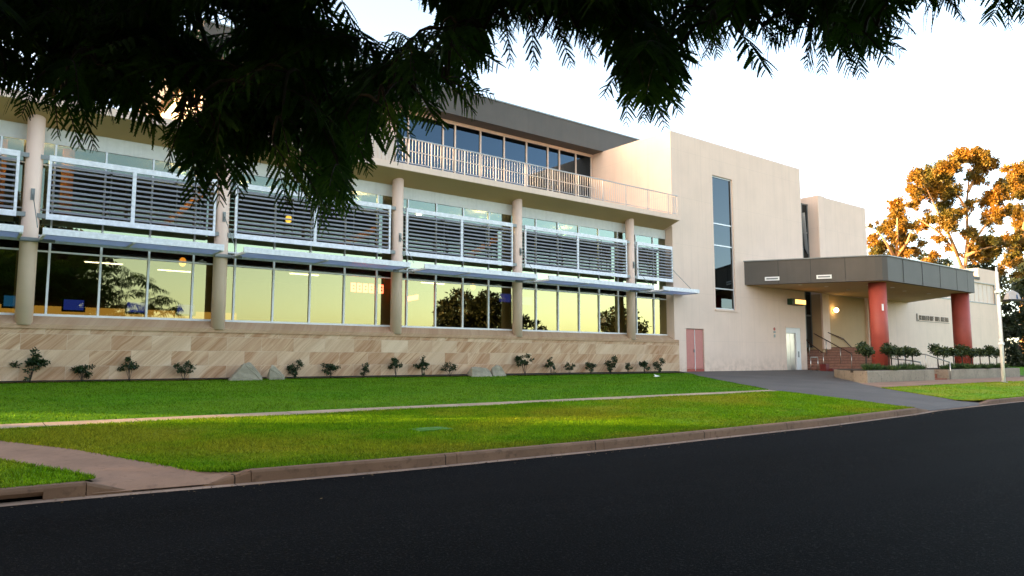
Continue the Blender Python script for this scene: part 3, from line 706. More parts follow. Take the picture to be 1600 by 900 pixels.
handrail('low steel hoop rail beside the lift at the foot of the steps', [(43.1,-.55,1.75),(43.6,-.75,1.75)], [(43.1,-.55,.9),(43.6,-.75,.9)], rmat='stainless')
handrail('grey handrail beside the red brick garden steps, right side', [(43.85,-5.9,1.98),(44.0,-7.0,1.9),(44.0,-8.25,1.45)], [(43.85,-5.9,1.0),(44.0,-7.0,.9),(44.0,-8.25,.52)], rmat='steel')
handrail('short grey handrail behind the standard roses at the brick steps', [(42.1,-5.2,1.75),(42.35,-6.9,1.55),(42.35,-7.4,1.45)], [(42.1,-5.2,1.0),(42.35,-6.9,.9),(42.35,-7.4,.8)], rmat='steel')
# planters
def planter(label, poly, top):
    t = thing('planter', (poly[0][0], poly[0][1], .5), label, 'planter', 'concrete planters by the canopy')
    mb = MB(); mb.prism(poly, .3, top); o = obj('wall', mb, M['planter'], t); bevel(o, .03)
    c = np.mean(np.array(poly), 0); inner = [tuple(c + (np.array(p)-c)*np.array([.985, .93])) for p in poly]
    mb = MB(); mb.prism(inner, top-.1, top+.025); obj('soil', mb, M['soil'], t)
planter('long stained concrete planter on the left of the brick steps', [(34.6,-8.2),(42.1,-8.2),(42.1,-4.9),(38.3,-4.6),(36.6,-5.8),(34.9,-7.4)], 1.07)
planter('concrete planter around the far red pillar, right of the brick steps', [(43.9,-8.2),(56.6,-7.7),(57.6,-6.9),(57.6,-4.6),(43.9,-4.9)], 1.05)
t = thing('garden_steps', (43, -8, .5), 'red brick steps between the two concrete planters', 'steps')
for k in range(3): mb = MB(); mb.box(42.12, 43.88, -8.1+.5*k, -4.8, .4+.17*k, .64+.17*k - (.07 if k == 0 else .0)); obj('step', mb, plain('red_brick', (.33, .11, .06), .85, var=.25, scale=12.), t)
mb = MB(); 
red_dark = plain('dark_red', (.16, .02, .015), .6)
mb.box(43.55, 43.95, -1.3, -.9, .85, 1.32); mb.box(43.95, 44.6, -1.5, -1.1, .85, 1.05)
tag(obj('brick_block', mb, red_dark, origin=(43.8,-1.1,.86)), 'dark red stepped block at the foot of the entrance steps', 'block')
t = thing('litter_bin', (47.0, -3.2, .9), 'black litter bin behind the standard roses near the red pillar', 'bin')
mb = MB(); mb.tube([(47.0,-3.2,.88),(47.0,-3.2,1.62)], [.30,.36], 20); obj('body', mb, M['bin'], t); mb = MB(); mb.cyl(47.0,-3.2,.38,1.62,1.70,20); obj('lid', mb, M['bin'], t)

# flagpole
t = thing('flagpole', (44.9, -10.5, .38), 'tall white flagpole on the grass in front of the far red pillar', 'flagpole')
mb = MB(); mb.tube([(44.9,-10.5,.36),(44.9,-10.5,3.2),(44.9,-10.5,6.55)], [.095,.08,.05], 16); obj('pole', mb, M['white'], t)
mb = MB(); mb.ball((44.9,-10.5,6.57), .055, 12, 8); obj('finial', mb, M['white'], t); mb = MB(); mb.cyl(44.9,-10.5,.2,.36,.42,16); obj('base', mb, M['steel'], t)
for z in (2.4, 5.2): mb = MB(); mb.box(44.72,44.98,-10.63,-10.4,z,z+.12); obj('cleat', mb, M['white'], t)
# street light reaching in from the right edge
LX, LY = 41.0, -14.4
t = thing('street_light', (LX, LY, .15), 'grey steel arm with a white hooded light head reaching in at the right edge', 'street light')
mb = MB(); mb.tube([(LX,LY,.1),(LX,LY,2.8),(40.9,-14.3,3.5),(40.4,-13.75,3.95),(39.75,-13.1,4.28)], [.09,.08,.075,.07,.065], 12); obj('arm', mb, M['stainless'], t)
ax_, ay_ = (.787,-.617), (.617,.787)
mb = MB(); mb.obox((39.75,-13.12), ax_, ay_, .72, .30, 4.33, 4.41); obj('base_plate', mb, M['black'], t)
mb = MB(); q_ = lambda a, b, z: (39.35+a*ax_[0]+b*ay_[0], -12.85+a*ax_[1]+b*ay_[1], z)
mb.add([q_(-.26,-.2,4.415),q_(.30,-.2,4.415),q_(.30,.2,4.415),q_(-.26,.2,4.415),q_(-.20,-.12,4.70),q_(.0,-.12,4.84),q_(.24,-.12,4.70),q_(-.20,.12,4.70),q_(.0,.12,4.84),q_(.24,.12,4.70)], [(0,3,2,1),(0,1,6,5,4),(3,7,8,9,2),(0,4,7,3),(1,2,9,6),(4,5,8,7),(5,6,9,8)]); h_ = obj('hood', mb, plain('hood_grey', (.36, .36, .37), .5, var=.05), t)
mb = MB(); mb.add([q_(.08,-.206,4.43),q_(.16,-.206,4.43),q_(.16,-.15,4.66),q_(.10,-.15,4.66)], [(0,1,2,3)]); obj('stripe', mb, plain('dark_blue', (.01, .05, .14), .4), h_)

# valve lid, litter
t = thing('valve_box', (7.5,-12.9,gz(-12.9)), 'green plastic valve box lid set in the verge grass', 'valve box')
mb = MB(); mb.box(7.2,7.75,-13.05,-12.78,gz(-12.9)-.05,gz(-12.9)+.035); bevel(obj('lid', mb, M['green_plastic'], t), .02); mb = MB(); mb.box(7.10,7.85,-13.15,-12.70,gz(-12.9)-.05,gz(-12.9)+.02); obj('rim', mb, M['green_plastic'], t)
mb = MB(); mb.add([(25.2,-3.3,.83),(25.42,-3.35,.86),(25.45,-3.2,.90),(25.22,-3.15,.85)], [(0,1,2,3)]); mb.add([(25.2,-3.3,.835),(25.42,-3.35,.865),(25.3,-3.1,.95)], [(0,1,2)])
tag(obj('paper_scrap', mb, M['white'], origin=(25.3,-3.25,.82)), 'scrap of white paper lying on the upper lawn', 'litter')

# ------------------------------------------------------------------ inside, seen through the glass
def tube_light(i, x, y, z, lab):
    t = thing('ceiling_light', (x, y, z), lab, 'ceiling light', 'strip lights in the lower hall')
    mb = MB(); mb.box(x-.6, x+.6, y-.05, y+.05, z-.03, z); obj('tube', mb, M['tube_glow'], t); mb = MB(); mb.box(x-.65, x+.65, y-.09, y+.09, z, z+.05); obj('housing', mb, M['white'], t)
for i, (x, y) in enumerate(((2.2,2.5),(4.4,4.6),(0.2,4.0),(7.0,5.5),(11.5,3.5),(17.5,3.2))):
    tube_light(i, x, y, 5.1, ['strip light nearest the glass behind the leftmost full window', 'strip light deep behind the leftmost full window', 'strip light at the left edge of the lower hall', 'strip light behind the second column', 'strip light in the widest lower bay', 'strip light in the lower bay with the screens'][i])
t = thing('bar_counter', (5.5, 6.5, 1.55), 'amber lit bar counter at the back of the lower hall', 'counter')
mb = MB(); mb.box(1.5, 10.5, 6.2, 6.9, 1.55, 2.75); obj('front', mb, M['darkwood'], t); mb = MB(); mb.box(1.4, 10.6, 6.1, 7.0, 2.75, 2.82); obj('top', mb, M['table'], t)
mb = MB(); mb.box(1.5, 10.5, 8.85, 8.9, 3.35, 3.72); obj('lit_panel', mb, M['amber_glow'], t)
for i, (x, y, z, m) in enumerate(((3.9,7.6,3.7,'screen_glow'),(6.1,7.6,3.7,'screen_glow'),(8.0,7.6,3.7,'screen_glow'),(2.0,7.6,3.75,'screen_glow2'),(21.2,2.6,4.55,'screen_glow'),(22.9,3.0,4.5,'screen_glow2'))):
    t = thing('wall_screen', (x, y, z), ['blue screen second from the left over the bar', 'blue screen third from the left over the bar', 'blue screen farthest right over the bar', 'pale teal screen first on the left over the bar', 'bright blue screen hung in the bay with the reflected tree', 'teal screen right of the bright blue one in that bay'][i], 'screen', 'screens inside the lower hall')
    mb = MB(); mb.box(x-.40, x+.40, y, y+.07, z-.25, z+.27); obj('case', mb, M['black'], t); mb = MB(); mb.box(x-.34, x+.34, y-.01, y-.002, z-.18, z+.22); obj('display', mb, M[m], t)
t = thing('lit_number_sign', (15.0, 2.2, 4.5), 'row of five red glowing tiles inside the widest lower bay', 'sign')
for k, dx in enumerate((0, .26, .52, .78, 1.22)):
    mb = MB(); x = 12.6+dx; mb.box(x-.095, x+.095, 1.2, 1.24, 4.27, 4.62); tl = obj('tile', mb, M['red_glow'], t)
    mb = MB(); mb.box(x-.04, x+.04, 1.185, 1.195, 4.35, 4.42); mb.box(x-.04, x+.04, 1.185, 1.195, 4.47, 4.54); obj('figure', mb, M['red'], tl)
mb = MB(); mb.add([(15.0,1.2,4.0),(15.55,1.2,4.12),(15.55,1.2,4.32),(15.0,1.2,4.2),(15.0,1.23,4.0),(15.55,1.23,4.12),(15.55,1.23,4.32),(15.0,1.23,4.2)], [(0,1,2,3),(7,6,5,4),(0,4,5,1),(3,2,6,7)])
tag(obj('exit_sign', mb, M['red_glow'], origin=(15.2,1.2,4.1)), 'slanted red glowing sign just right of the third full column', 'sign')
for i, (x, y, z) in enumerate(((6.4,1.8,5.0),(18.9,2.0,4.92),(10.2,2.0,7.0))):
    t = thing('pendant_lamp', (x, y, z), ['amber pendant lamp high behind the first full bay', 'amber pendant lamp left of the bright blue screen', 'pale pendant lamp behind the louvres of the widest bay'][i], 'lamp', 'pendant lamps inside')
    mb = MB(); mb.ball((x,y,z), .12, 16, 10, 1.3); obj('shade', mb, M['pendant_glow'], t); mb = MB(); mb.tube([(x,y,z+.14),(x,y,z+.32 if z < 6 else 8.2)], .01, 5); obj('cord', mb, M['black'], t)
for i, (x, y) in enumerate(((8.4,2.0),(9.6,2.4),(11.2,2.2),(15.4,2.6),(16.6,3.0),(18.2,2.4),(22.2,2.8),(24.8,2.6),(3.4,2.6))):
    t = thing('recessed_light', (x, y, 8.15), 'small round recessed light in the brown upper ceiling behind the louvres', 'ceiling light', 'recessed lights behind the louvres')
    mb = MB(); mb.cyl(x, y, .12, 8.13, 8.17, 14); obj('lens', mb, M['dot_glow'], t)
# slanting orange timber stair strings seen between the slats
for i, (x0, x1, z0, z1) in enumerate(((11.2,13.9,5.7,7.2),(17.4,20.2,5.8,7.5),(5.2,6.9,5.8,7.6))):
    mb = MB(); y = 1.5; h = .28
    mb.add([(x0,y,z0-h),(x1,y,z1-h),(x1,y,z1),(x0,y,z0),(x0,y+.1,z0-h),(x1,y+.1,z1-h),(x1,y+.1,z1),(x0,y+.1,z0)], [(0,1,2,3),(7,6,5,4),(0,4,5,1),(3,2,6,7),(0,3,7,4),(1,5,6,2)])
    obj('stair_string', mb, M['orangewood'], B)
for x in (1.0, 2.75):
    mb = MB(); mb.box(x-.16, x+.16, 1.1, 1.3, 5.6, 8.2); obj('timber_post', mb, M['orangewood'], B)
# tables near the glass
for i, (x, y) in enumerate(((3.0,2.2),(5.3,2.6),(0.8,2.4),(9.5,2.6))):
    t = thing('table', (x, y, 1.55), ['pale table near the first mullion behind the leftmost full window', 'pale table below the strip light in that window', 'pale table at the left edge of the lower hall', 'pale table behind the pane after the second column'][i], 'table', 'tables inside the lower hall')
    mb = MB(); mb.box(x-.5, x+.5, y-.35, y+.35, 2.95, 3.0); obj('table_top', mb, M['table'], t); mb = MB(); mb.cyl(x, y, .05, 1.55, 2.95, 10); obj('leg', mb, M['steel'], t)
# ------------------------------------------------------------------ vegetation helpers
def unit(a): return a/(np.linalg.norm(a, axis=-1, keepdims=True)+1e-9)
def leaf_quads(C, D, W, ln, wd):
    """rhombic leaves: base point C, direction D, sideways W"""
    ln = np.asarray(ln).reshape(-1, 1); wd = np.asarray(wd).reshape(-1, 1)
    a = C; b = C + D*ln*.45 + W*wd*.5; c = C + D*ln; d = C + D*ln*.45 - W*wd*.5
    V = np.stack([a, b, c, d], 1).reshape(-1, 3); return V, np.arange(len(V)).reshape(-1, 4)
def cloud_leaves(cents, radii, per, ln, wd, droop=.3, shell=.5):
    Cs = []; Ds = []
    for c, r in zip(cents, radii):
        r = np.broadcast_to(np.asarray(r, float), 3); k = max(4, int(per*(r[0]*r[1]*r[2])**(2/3)))
        d = unit(rng.normal(size=(k, 3))); q = (shell + (1-shell)*rng.random((k, 1))**.7)
        q *= 1 + .25*np.sin(d[:, :1]*7+c[0])*np.cos(d[:, 1:2]*6+c[2])
        Cs.append(np.asarray(c) + d*q*r); Ds.append(unit(d*.6 + rng.normal(size=(k, 3))*.8 + np.array([0, 0, -droop])))
    C = np.concatenate(Cs); D = np.concatenate(Ds); W = unit(np.cross(D, rng.normal(size=C.shape)))
    return leaf_quads(C, D, W, ln*(.6+.8*rng.random(len(C))), wd*(.6+.8*rng.random(len(C))))
def curve_pts(p, q, sag, n=6):
    p = np.array(p, float); q = np.array(q, float); t = np.linspace(0, 1, n)[:, None]; b = p + (q-p)*t; b[:, 2] += sag*np.sin(pi*t[:, 0]); return b

# low shrubs along the wall
def shrub_proto(seed, h, label, lean=0., dens=1.):
    r = np.random.default_rng(seed); t = thing('shrub', (0, 0, 0), label, 'shrub', 'young shrubs along the sandstone wall')
    st = MB(); cs = []; rad = []
    for k in range(6):
        a = r.random()*6.28; q = (.30*r.random()+.05)*h*1.2; tip = np.array([cos(a)*q+lean*h*.3, sin(a)*q*.6, h*(.35+.6*r.random())])
        st.tube(curve_pts((0, 0, -.03), tip, .04, 5), [.014, .012, .010, .008, .006], 5)
        for j in range(3): cs.append(tip + r.normal(size=3)*np.array([.10, .07, .07])*h*1.3); rad.append(np.array([.12, .11, .09])*h*(.7+.6*r.random()))
    obj('stem', st, M['bark'], t)
    V, Q = cloud_leaves(cs, rad, 4200*dens, .10, .062, .1, .1); oarr('foliage', V, Q, M['shrub_leaf'], t); return t
slab_txt = ['bushy shrub farthest left along the wall', 'rounded shrub second from the left along the wall', 'shrub with one tall sprig, third from the left along the wall', 'upright shrub just left of the first pair of rocks',
 'spreading shrub just right of the first pair of rocks', 'wide leaning shrub, second right of the first pair of rocks', 'low rounded shrub, third right of the first pair of rocks', 'narrow upright shrub below the third full column', 'wide shrub right of the one below the third column', 'shrub just left of the broad pale rock',
 'tall thin shrub just right of the broad pale rock', 'squat shrub, second right of the broad pale rock', 'low spreading shrub, third right of the broad pale rock', 'small open shrub, fourth right of the broad pale rock', 'tallest shrub near the last column', 'smallest shrub right of the last column', 'second to last shrub before the pink doors', 'last shrub at the end of the wall before the pink doors']
spx = [2.0,3.3,4.55,6.1,9.75,11.05,12.35,13.7,14.85,16.15,20.0,21.5,22.6,23.9,25.2,26.4,27.6,28.7]
shh = [.80,.62,.66,.66,.62,.64,.52,.66,.66,.60,.80,.66,.58,.66,.80,.56,.74,.72]
protos = [shrub_proto(s, 1., 'x', l, d) for s, l, d in ((3,0,.9),(8,.5,.8),(14,-.3,.8),(21,.2,.65),(33,0,.75))]
for i, x in enumerate(spx):
    o = protos[i] if i < 5 else copytree(protos[(i*3+i//5) % 5])
    y = float(np.interp(x, [-5, 10, 20, 30], [-.12, -.26, -.42, -.55])); o.location = (x, y, gz(y)); h = shh[i]*.98; o.scale = (h*1.05, h, h); o.rotation_euler = (0, 0, i*2.4)
    o['label'] = slab_txt[i]
# rocks
def rock(name, c, pts, seed, label):
    import bmesh
    b = bmesh.new(); r = np.random.default_rng(seed)
    for p in pts: b.verts.new(p)
    bmesh.ops.convex_hull(b, input=b.verts[:]); bmesh.ops.delete(b, geom=[v for v in b.verts if not v.link_faces], context='VERTS')
    bmesh.ops.bevel(b, geom=b.edges[:], offset=.035, segments=2, affect='EDGES', profile=.6); bmesh.ops.triangulate(b, faces=b.faces[:])
    bmesh.ops.subdivide_edges(b, edges=b.edges[:], cuts=2, use_grid_fill=True)
    for v in b.verts:
        p = np.array(v.co); v.co = p + .014*np.sin(p[[1, 2, 0]]*13+seed) + .008*np.sin(p[[2, 0, 1]]*31+seed) + r.normal(size=3)*.003
    me = bpy.data.meshes.new(name); b.to_mesh(me); b.free(); o = link(name, me, M['rock']); o.location = c; o.scale = (.80, .85, .76); return tag(o, label, 'rock', 'rocks in the garden bed')
rock('rock', (7.95,-.5,gz(-.5)), [(-.80,-.28,-.1),(.62,-.3,-.1),(.7,.3,-.1),(-.7,.3,-.1),(-.55,-.22,.22),(-.10,-.12,.72),(.14,-.05,.80),(.34,.1,.62),(.60,-.22,.2),(-.2,.25,.55),(.5,.25,.4)], 4, 'larger grey pointed rock of the pair near the second column')
rock('rock', (8.92,-.46,gz(-.5)), [(-.26,-.2,-.1),(.46,-.22,-.1),(.42,.2,-.1),(-.26,.2,-.1),(-.24,-.15,.52),(-.12,-.02,.66),(.12,-.12,.50),(.40,-.15,.16),(.1,.2,.45)], 9, 'smaller grey rock leaning beside the larger one')
rock('rock', (17.5,-.62,gz(-.6)), [(-.80,-.3,-.1),(.5,-.36,-.1),(.6,.3,-.1),(-.8,.3,-.1),(-.72,-.2,.42),(-.62,.0,.52),(-.1,-.2,.30),(.2,-.15,.44),(.5,-.1,.3),(-.2,.2,.5)], 5, 'broad low pale rock alone in the middle of the garden bed')
rock('rock', (18.25,-.62,gz(-.6)), [(-.36,-.26,-.1),(.52,-.3,-.1),(.5,.2,-.1),(-.36,.24,-.1),(-.3,-.1,.45),(.05,-.05,.64),(.28,-.12,.50),(.50,-.2,.12),(0,.2,.5)], 17, 'pale angular rock touching the broad low rock')

# standard roses
def rose(seed):
    r = np.random.default_rng(seed); t = thing('standard_rose', (0, 0, 0), 'x', 'rose bush', 'standard roses in the planters')
    mb = MB(); mb.tube([(0,0,-.05),(.02,.01,.4),(0,.02,.82)], [.035,.03,.03], 8); 
    cs = []
    for k in range(6):
        a = k*1.05+r.random(); tip = (cos(a)*.34*(.3+r.random()*.8), sin(a)*.3, .92+.58*r.random()); mb.tube(curve_pts((0,.02,.8), tip, -.03, 4), [.02,.015,.01,.006], 5); cs += [np.array(tip), np.array(tip)*np.array([.6,.6,.9])+np.array([0,0,.05])]
    obj('stem', mb, M['bark'], t); V, Q = cloud_leaves(cs, [np.array([.16,.16,.18])*(.7+.7*r.random()) for _ in cs], 1700, .13, .085, .1, .1); oarr('crown', V, Q, M['rose_leaf'], t); return t
rp = [rose(s) for s in (1, 2, 3)]
RX = [(36.4,-7.3),(37.3,-6.9),(38.6,-7.4),(39.9,-7.3),(40.3,-6.8),(41.0,-7.2),(41.6,-7.3),(44.9,-7.3),(45.9,-7.2),(47.0,-7.3),(48.6,-7.2),(50.0,-7.2),(51.6,-7.1),(53.2,-7.1),(54.8,-7.0)]
RL = ['standard rose farthest left in the left planter','standard rose second from the left in the left planter','standard rose in front of the near red pillar','first standard rose right of the near red pillar','standard rose in front of the black bin','second to last standard rose in the left planter','last standard rose of the left planter beside the brick steps',
 'first standard rose right of the brick steps','standard rose just left of the far red pillar','standard rose in front of the far red pillar','standard rose just right of the far red pillar','second standard rose right of the far red pillar','third standard rose right of the far red pillar, left of the flagpole','standard rose behind the flagpole','last standard rose at the right end of the far planter']
for i, (x, y) in enumerate(RX):
    o = rp[i] if i < 3 else copytree(rp[i % 3]); o.location = (x, y, 1.08); s = .86 + .09*sin(i*2.1); o.scale = (s*1.15, s*1.15, s); o.rotation_euler = (0, 0, i*1.9); o['label'] = RL[i]
def tussock(n, name='tussock'):
    a = rng.random(n)*6.28; q = rng.random(n)**.5*.42; C = np.stack([cos_(a)*q*1.4, sin_(a)*q*.6, np.zeros(n)], 1)
    D = unit(np.stack([cos_(a)*.5, sin_(a)*.5, np.ones(n)], 1)+rng.normal(size=(n, 3))*.3); W = unit(np.cross(D, rng.normal(size=(n, 3)))); return leaf_quads(C, D, W, .22+.2*rng.random(n), np.full(n, .035))
cos_, sin_ = np.cos, np.sin
V, Q = tussock(420); tus = mesh_arrays('tussock', V, Q); tus.materials.append(M['clump_leaf'])
TX = [(36.3,-7.6),(37.6,-7.6),(39.2,-7.7),(40.2,-7.6),(41.2,-7.5),(45.3,-7.6),(46.6,-7.7),(48.4,-7.6),(50.6,-7.5),(53.,-7.4)]
TL = ['leafy green clump farthest left in the left planter','leafy green clump under the second rose of the left planter','leafy green clump right of the near red pillar','leafy green clump in front of the black bin','leafy green clump at the right end of the left planter','leafy green clump first right of the brick steps','leafy green clump below the far red pillar','leafy green clump just right of the far red pillar','leafy green clump left of the flagpole in the far planter','leafy green clump right of the flagpole in the far planter']
for i, (x, y) in enumerate(TX):
    o = bpy.data.objects.new('groundcover_clump', tus); col.objects.link(o); o.location = (x, y, 1.06); o.scale = (1.1+.3*sin(i), 1., .9+.2*cos(i*2)); o.rotation_euler = (0, 0, i*1.3); tag(o, TL[i], 'plant', 'leafy clumps in the planters')

# grass blades on the lawns
def inpoly(P, poly):
    x, y = P[:, 0], P[:, 1]; r = np.zeros(len(P), bool); n = len(poly); j = n-1
    for i in range(n):
        xi, yi = poly[i]; xj, yj = poly[j]
        r ^= ((yi > y) != (yj > y)) & (x < (xj-xi)*(y-yi)/(yj-yi+1e-12)+xi); j = i
    return r
def grass(poly, n, x0, x1, y0, y1, h, extra=None):
    P = np.stack([x0+(x1-x0)*rng.random(n), y0+(y1-y0)*rng.random(n)], 1)
    return P[inpoly(P, poly)]
P = np.concatenate([grass(verge_poly, 230000, -1.2, 13, -15.7, -9.85, 0), grass(verge_poly, 90000, 12, 24.7, -15.7, -9.85, 0), grass(left_poly, 60000, -6, 1.6, -15, -9.85, 0), grass(upper_poly, 130000, -4, 31, -9.25, -.2, 0), grass(right_poly, 30000, 28, 60, -14.9, -10.3, 0)])
ed = []
for poly in (verge_poly, left_poly, upper_poly, right_poly):       # a ragged fringe along every edge
    for (a, b) in zip(poly, poly[1:]+poly[:1]):
        a = np.array(a); b = np.array(b); ln = np.linalg.norm(b-a)
        if ln > 50: continue
        k = int(ln*260); t_ = rng.random((k, 1)); nrm = np.array([-(b-a)[1], (b-a)[0]])/ln; ed.append(a+(b-a)*t_+nrm*(rng.normal(size=(k, 1))*.028))
P = np.concatenate([P]+ed); n = len(P)
H = (.022+.036*rng.random(n)**1.5)*(1+.25*np.sin(P[:, 0]*1.3)*np.sin(P[:, 1]*2.1)); a = rng.random(n)*2*pi; w = .0055+.005*rng.random(n)
b0 = np.stack([P[:, 0], P[:, 1], gz(P[:, 1])-.004], 1); sd = np.stack([cos_(a)*w, sin_(a)*w, np.zeros(n)], 1); tip = b0 + np.stack([rng.normal(size=n)*.028, rng.normal(size=n)*.028, H], 1)
o = oarr('grass', np.stack([b0-sd, b0+sd, tip], 1).reshape(-1, 3), np.arange(3*n).reshape(-1, 3), M['blade'], None, 3); struct(o, 'stuff', 'short green grass blades covering the lawns and verge', 'grass')

nl = 900; lx = -4 + 34*rng.random(nl); ly = np.array([kerb_y(x) for x in lx]) - .02 - np.abs(rng.normal(size=nl))*.22; m_ = rng.random(nl) < .12; ly[m_] = -15.5 - 6*rng.random(m_.sum())
C = np.stack([lx, ly, .012+.012*rng.random(nl)], 1); D = unit(np.stack([rng.normal(size=nl), rng.normal(size=nl), .15*rng.normal(size=nl)], 1)); Wd = unit(np.cross(D, np.array([0, 0, 1.])+.3*rng.normal(size=(nl, 3))))
V, Q = leaf_quads(C, D, Wd, .02+.035*rng.random(nl), .01+.014*rng.random(nl)); o = oarr('leaf_litter', V, Q, plain('dry_leaf', (.16, .10, .045), .9, var=.4, scale=30.)); struct(o, 'stuff', 'scattered dry leaf litter along the gutter and road', 'leaf litter')

# ------------------------------------------------------------------ camera
F = 1130.; TH = math.atan(112/1130.); CAMP = np.array([0., -25., 1.6])
fw = np.array([vA[0]*cos(TH), vA[1]*cos(TH), sin(TH)]); rt = np.array([vR[0], vR[1], 0.]); upv = np.cross(rt, fw)
cam = bpy.data.cameras.new('camera'); cam.sensor_width = 36.; cam.lens = 36.*F/1600.; cam.clip_start = .1; cam.clip_end = 3000.
co = bpy.data.objects.new('camera', cam); col.objects.link(co); co.location = CAMP
import mathutils
co.rotation_euler = mathutils.Matrix((rt, upv, -fw)).transposed().to_euler(); sc.camera = co
def at(x, y, d):
    """point seen at photo pixel (x, y), d metres ahead"""
    return CAMP + fw*d + rt*((x-800)/F*d) - upv*((y-450)/F*d)
def prj(Pt):
    q = Pt - CAMP; z = q@fw; return 800+F*(q@rt)/z, 450-F*(q@upv)/z, z

# ------------------------------------------------------------------ gum trees at the right
def gum(label, D, trunk, limbs, clumps, per=800, ls=.30, lw=.15, mat='euc_leaf', bark='eucbark', name='gum_tree', group='gum trees beyond the building', sub=13, r0=.5):
    base = at(*trunk[0], D); t = thing(name, tuple(base), label, 'tree', group); mb = MB(); pts = [at(x, y, D) for x, y in trunk]
    mb.tube(pts, list(np.linspace(r0, r0*.6, len(pts))), 10)
    for lb in limbs:
        off = rng.normal()*.03*D; q = [at(x, y, D+off*k/(len(lb)-1)) for k, (x, y) in enumerate(lb)]; mb.tube(q, list(np.linspace(r0*.42, .05, len(q))), 7)
    obj('trunk', mb, M[bark], t)
    cs = []; rs = []
    for (x, y, r) in clumps:
        rr = r/F*D; c = at(x, y, D + rng.normal()*rr*.9)
        for k in range(sub+int(r/3)):
            d = unit(rng.normal(size=3)); cs.append(c + d*rr*1.16*rng.random()**.7*np.array([1, 1, .95])); s = rr*(.18+.3*rng.random()); rs.append(np.array([s, s, s*.9]))
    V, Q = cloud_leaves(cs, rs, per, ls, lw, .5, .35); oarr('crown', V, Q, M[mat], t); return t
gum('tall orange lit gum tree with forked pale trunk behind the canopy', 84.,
    [(1506,560),(1504,470),(1503,415)],
    [[(1503,418),(1494,395),(1470,365),(1440,345),(1418,332)],[(1497,400),(1480,360),(1462,325),(1448,295)],[(1508,418),(1512,370),(1510,320),(1514,280),(1518,258)],[(1512,385),(1530,365),(1545,345),(1562,322)],[(1511,330),(1500,310),(1480,292)],[(1508,400),(1532,390),(1556,384)],[(1512,300),(1528,268),(1540,250)]],
    [(1500,250,17),(1512,243,15),(1528,246,14),(1540,258,12),(1550,252,9),(1480,262,15),(1462,272,20),(1443,278,20),(1432,295,14),(1452,300,17),(1428,318,9),(1478,288,18),(1488,300,12),(1520,275,12),(1532,282,10),(1515,318,9),(1500,332,10),(1478,322,14),(1476,345,15),(1487,352,10),(1452,342,12),(1440,352,9),(1468,372,9),(1516,365,12),(1532,378,15),(1548,372,12),(1520,392,14),(1540,395,17),(1562,388,13),(1482,388,7),(1460,398,8),(1450,410,10),(1560,300,18),(1546,315,16),(1548,340,13),(1566,330,13)])
gum('wide gum tree cut by the right edge of the view', 92.,
    [(1600,560),(1598,430),(1592,390)], [[(1592,392),(1585,350),(1575,310)],[(1594,400),(1570,380),(1550,378)],[(1592,392),(1602,340),(1610,290)]],
    [(1588,265,16),(1600,275,20),(1578,288,14),(1612,260,20),(1590,300,16),(1608,310,20),(1590,335,10),(1598,352,16),(1580,370,13),(1600,385,18),(1584,400,14),(1605,420,20),(1572,412,10),(1590,432,12),(1618,350,22),(1560,425,9)])
gum('smaller orange lit gum tree just right of the cream tower', 78.,
    [(1398,560),(1398,430),(1400,400)], [[(1400,402),(1402,370),(1402,340)],[(1399,405),(1385,380),(1372,362)],[(1400,402),(1418,378),(1424,360)]],
    [(1402,318,12),(1400,335,12),(1408,350,12),(1392,350,12),(1378,356,10),(1366,372,10),(1376,385,14),(1364,392,8),(1392,372,13),(1408,372,12),(1425,352,8),(1424,372,10),(1412,390,12),(1395,392,10),(1430,392,8),(1360,352,4),(1440,380,7)])
for i, (lab, D, tr, cl) in enumerate((
  ('dark bushy tree filling the lower right edge', 70., [(1590,580),(1590,540)], [(1590,520,24),(1578,548,16),(1565,520,10),(1572,500,14),(1600,440,18),(1612,415,16),(1584,462,12),(1566,548,10),(1605,580,14),(1585,570,12),(1600,490,22),(1610,540,25),(1585,500,14),(1574,565,10),(1598,560,18),(1576,480,8),(1612,460,20)]),
  ('dark tree behind the hall roof and the flagpole', 88., [(1530,560),(1530,440)], [(1530,415,14),(1515,425,12),(1545,420,13),(1500,430,10),(1560,440,12),(1570,460,12),(1478,420,8),(1545,402,10),(1582,448,13),(1566,480,10)]),
  ('far dark tree just above the canopy edge', 120., [(1460,560),(1460,430)], [(1455,405,8),(1470,412,9),(1440,400,7),(1482,408,7),(1428,398,6)]))):
    gum(lab, D, tr, [], cl, per=220, ls=.4, lw=.2, mat='dark_leaf', bark='bark', name='dark_tree', group='dark trees beyond the building')

# trees across the road that the windows mirror
def round_tree(label, x, y, h, cr, seed, mid=.62, hv=.38, nk=34):
    r = np.random.default_rng(seed); t = thing('street_tree', (x, y, .2), label, 'tree', 'trees across the road'); mb = MB()
    mb.tube([(x, y, .1), (x+.2, y, h*.3), (x, y+.1, h*.5)], [.35, .28, .22], 10); cs = []; rs = []
    for k in range(nk):
        d = unit(r.normal(size=3)); q = r.random()**.4; c = np.array([x, y, h*mid]) + d*q*np.array([cr, cr, h*hv]); cs.append(c); s = cr*(.16+.2*r.random()); rs.append((s, s, s*.8))
        if k % 3 == 0: mb.tube(curve_pts((x, y, h*.4), c, .2, 4), [.12, .09, .06, .03], 6)
    obj('trunk', mb, M['bark'], t); V, Q = cloud_leaves(cs, rs, 210, .45, .28, .2, .3); oarr('crown', V, Q, M['shade_leaf'], t)
round_tree('broad dark tree across the road mirrored in the fourth bay', 55.5, -52., 11.2, 5.6, 5)
round_tree('smaller dark tree across the road mirrored beside the broad one', 62.5, -51., 7.6, 2.6, 6)
round_tree('dark tree across the road mirrored behind the last column', 81.5, -50., 10., 3.9, 7)
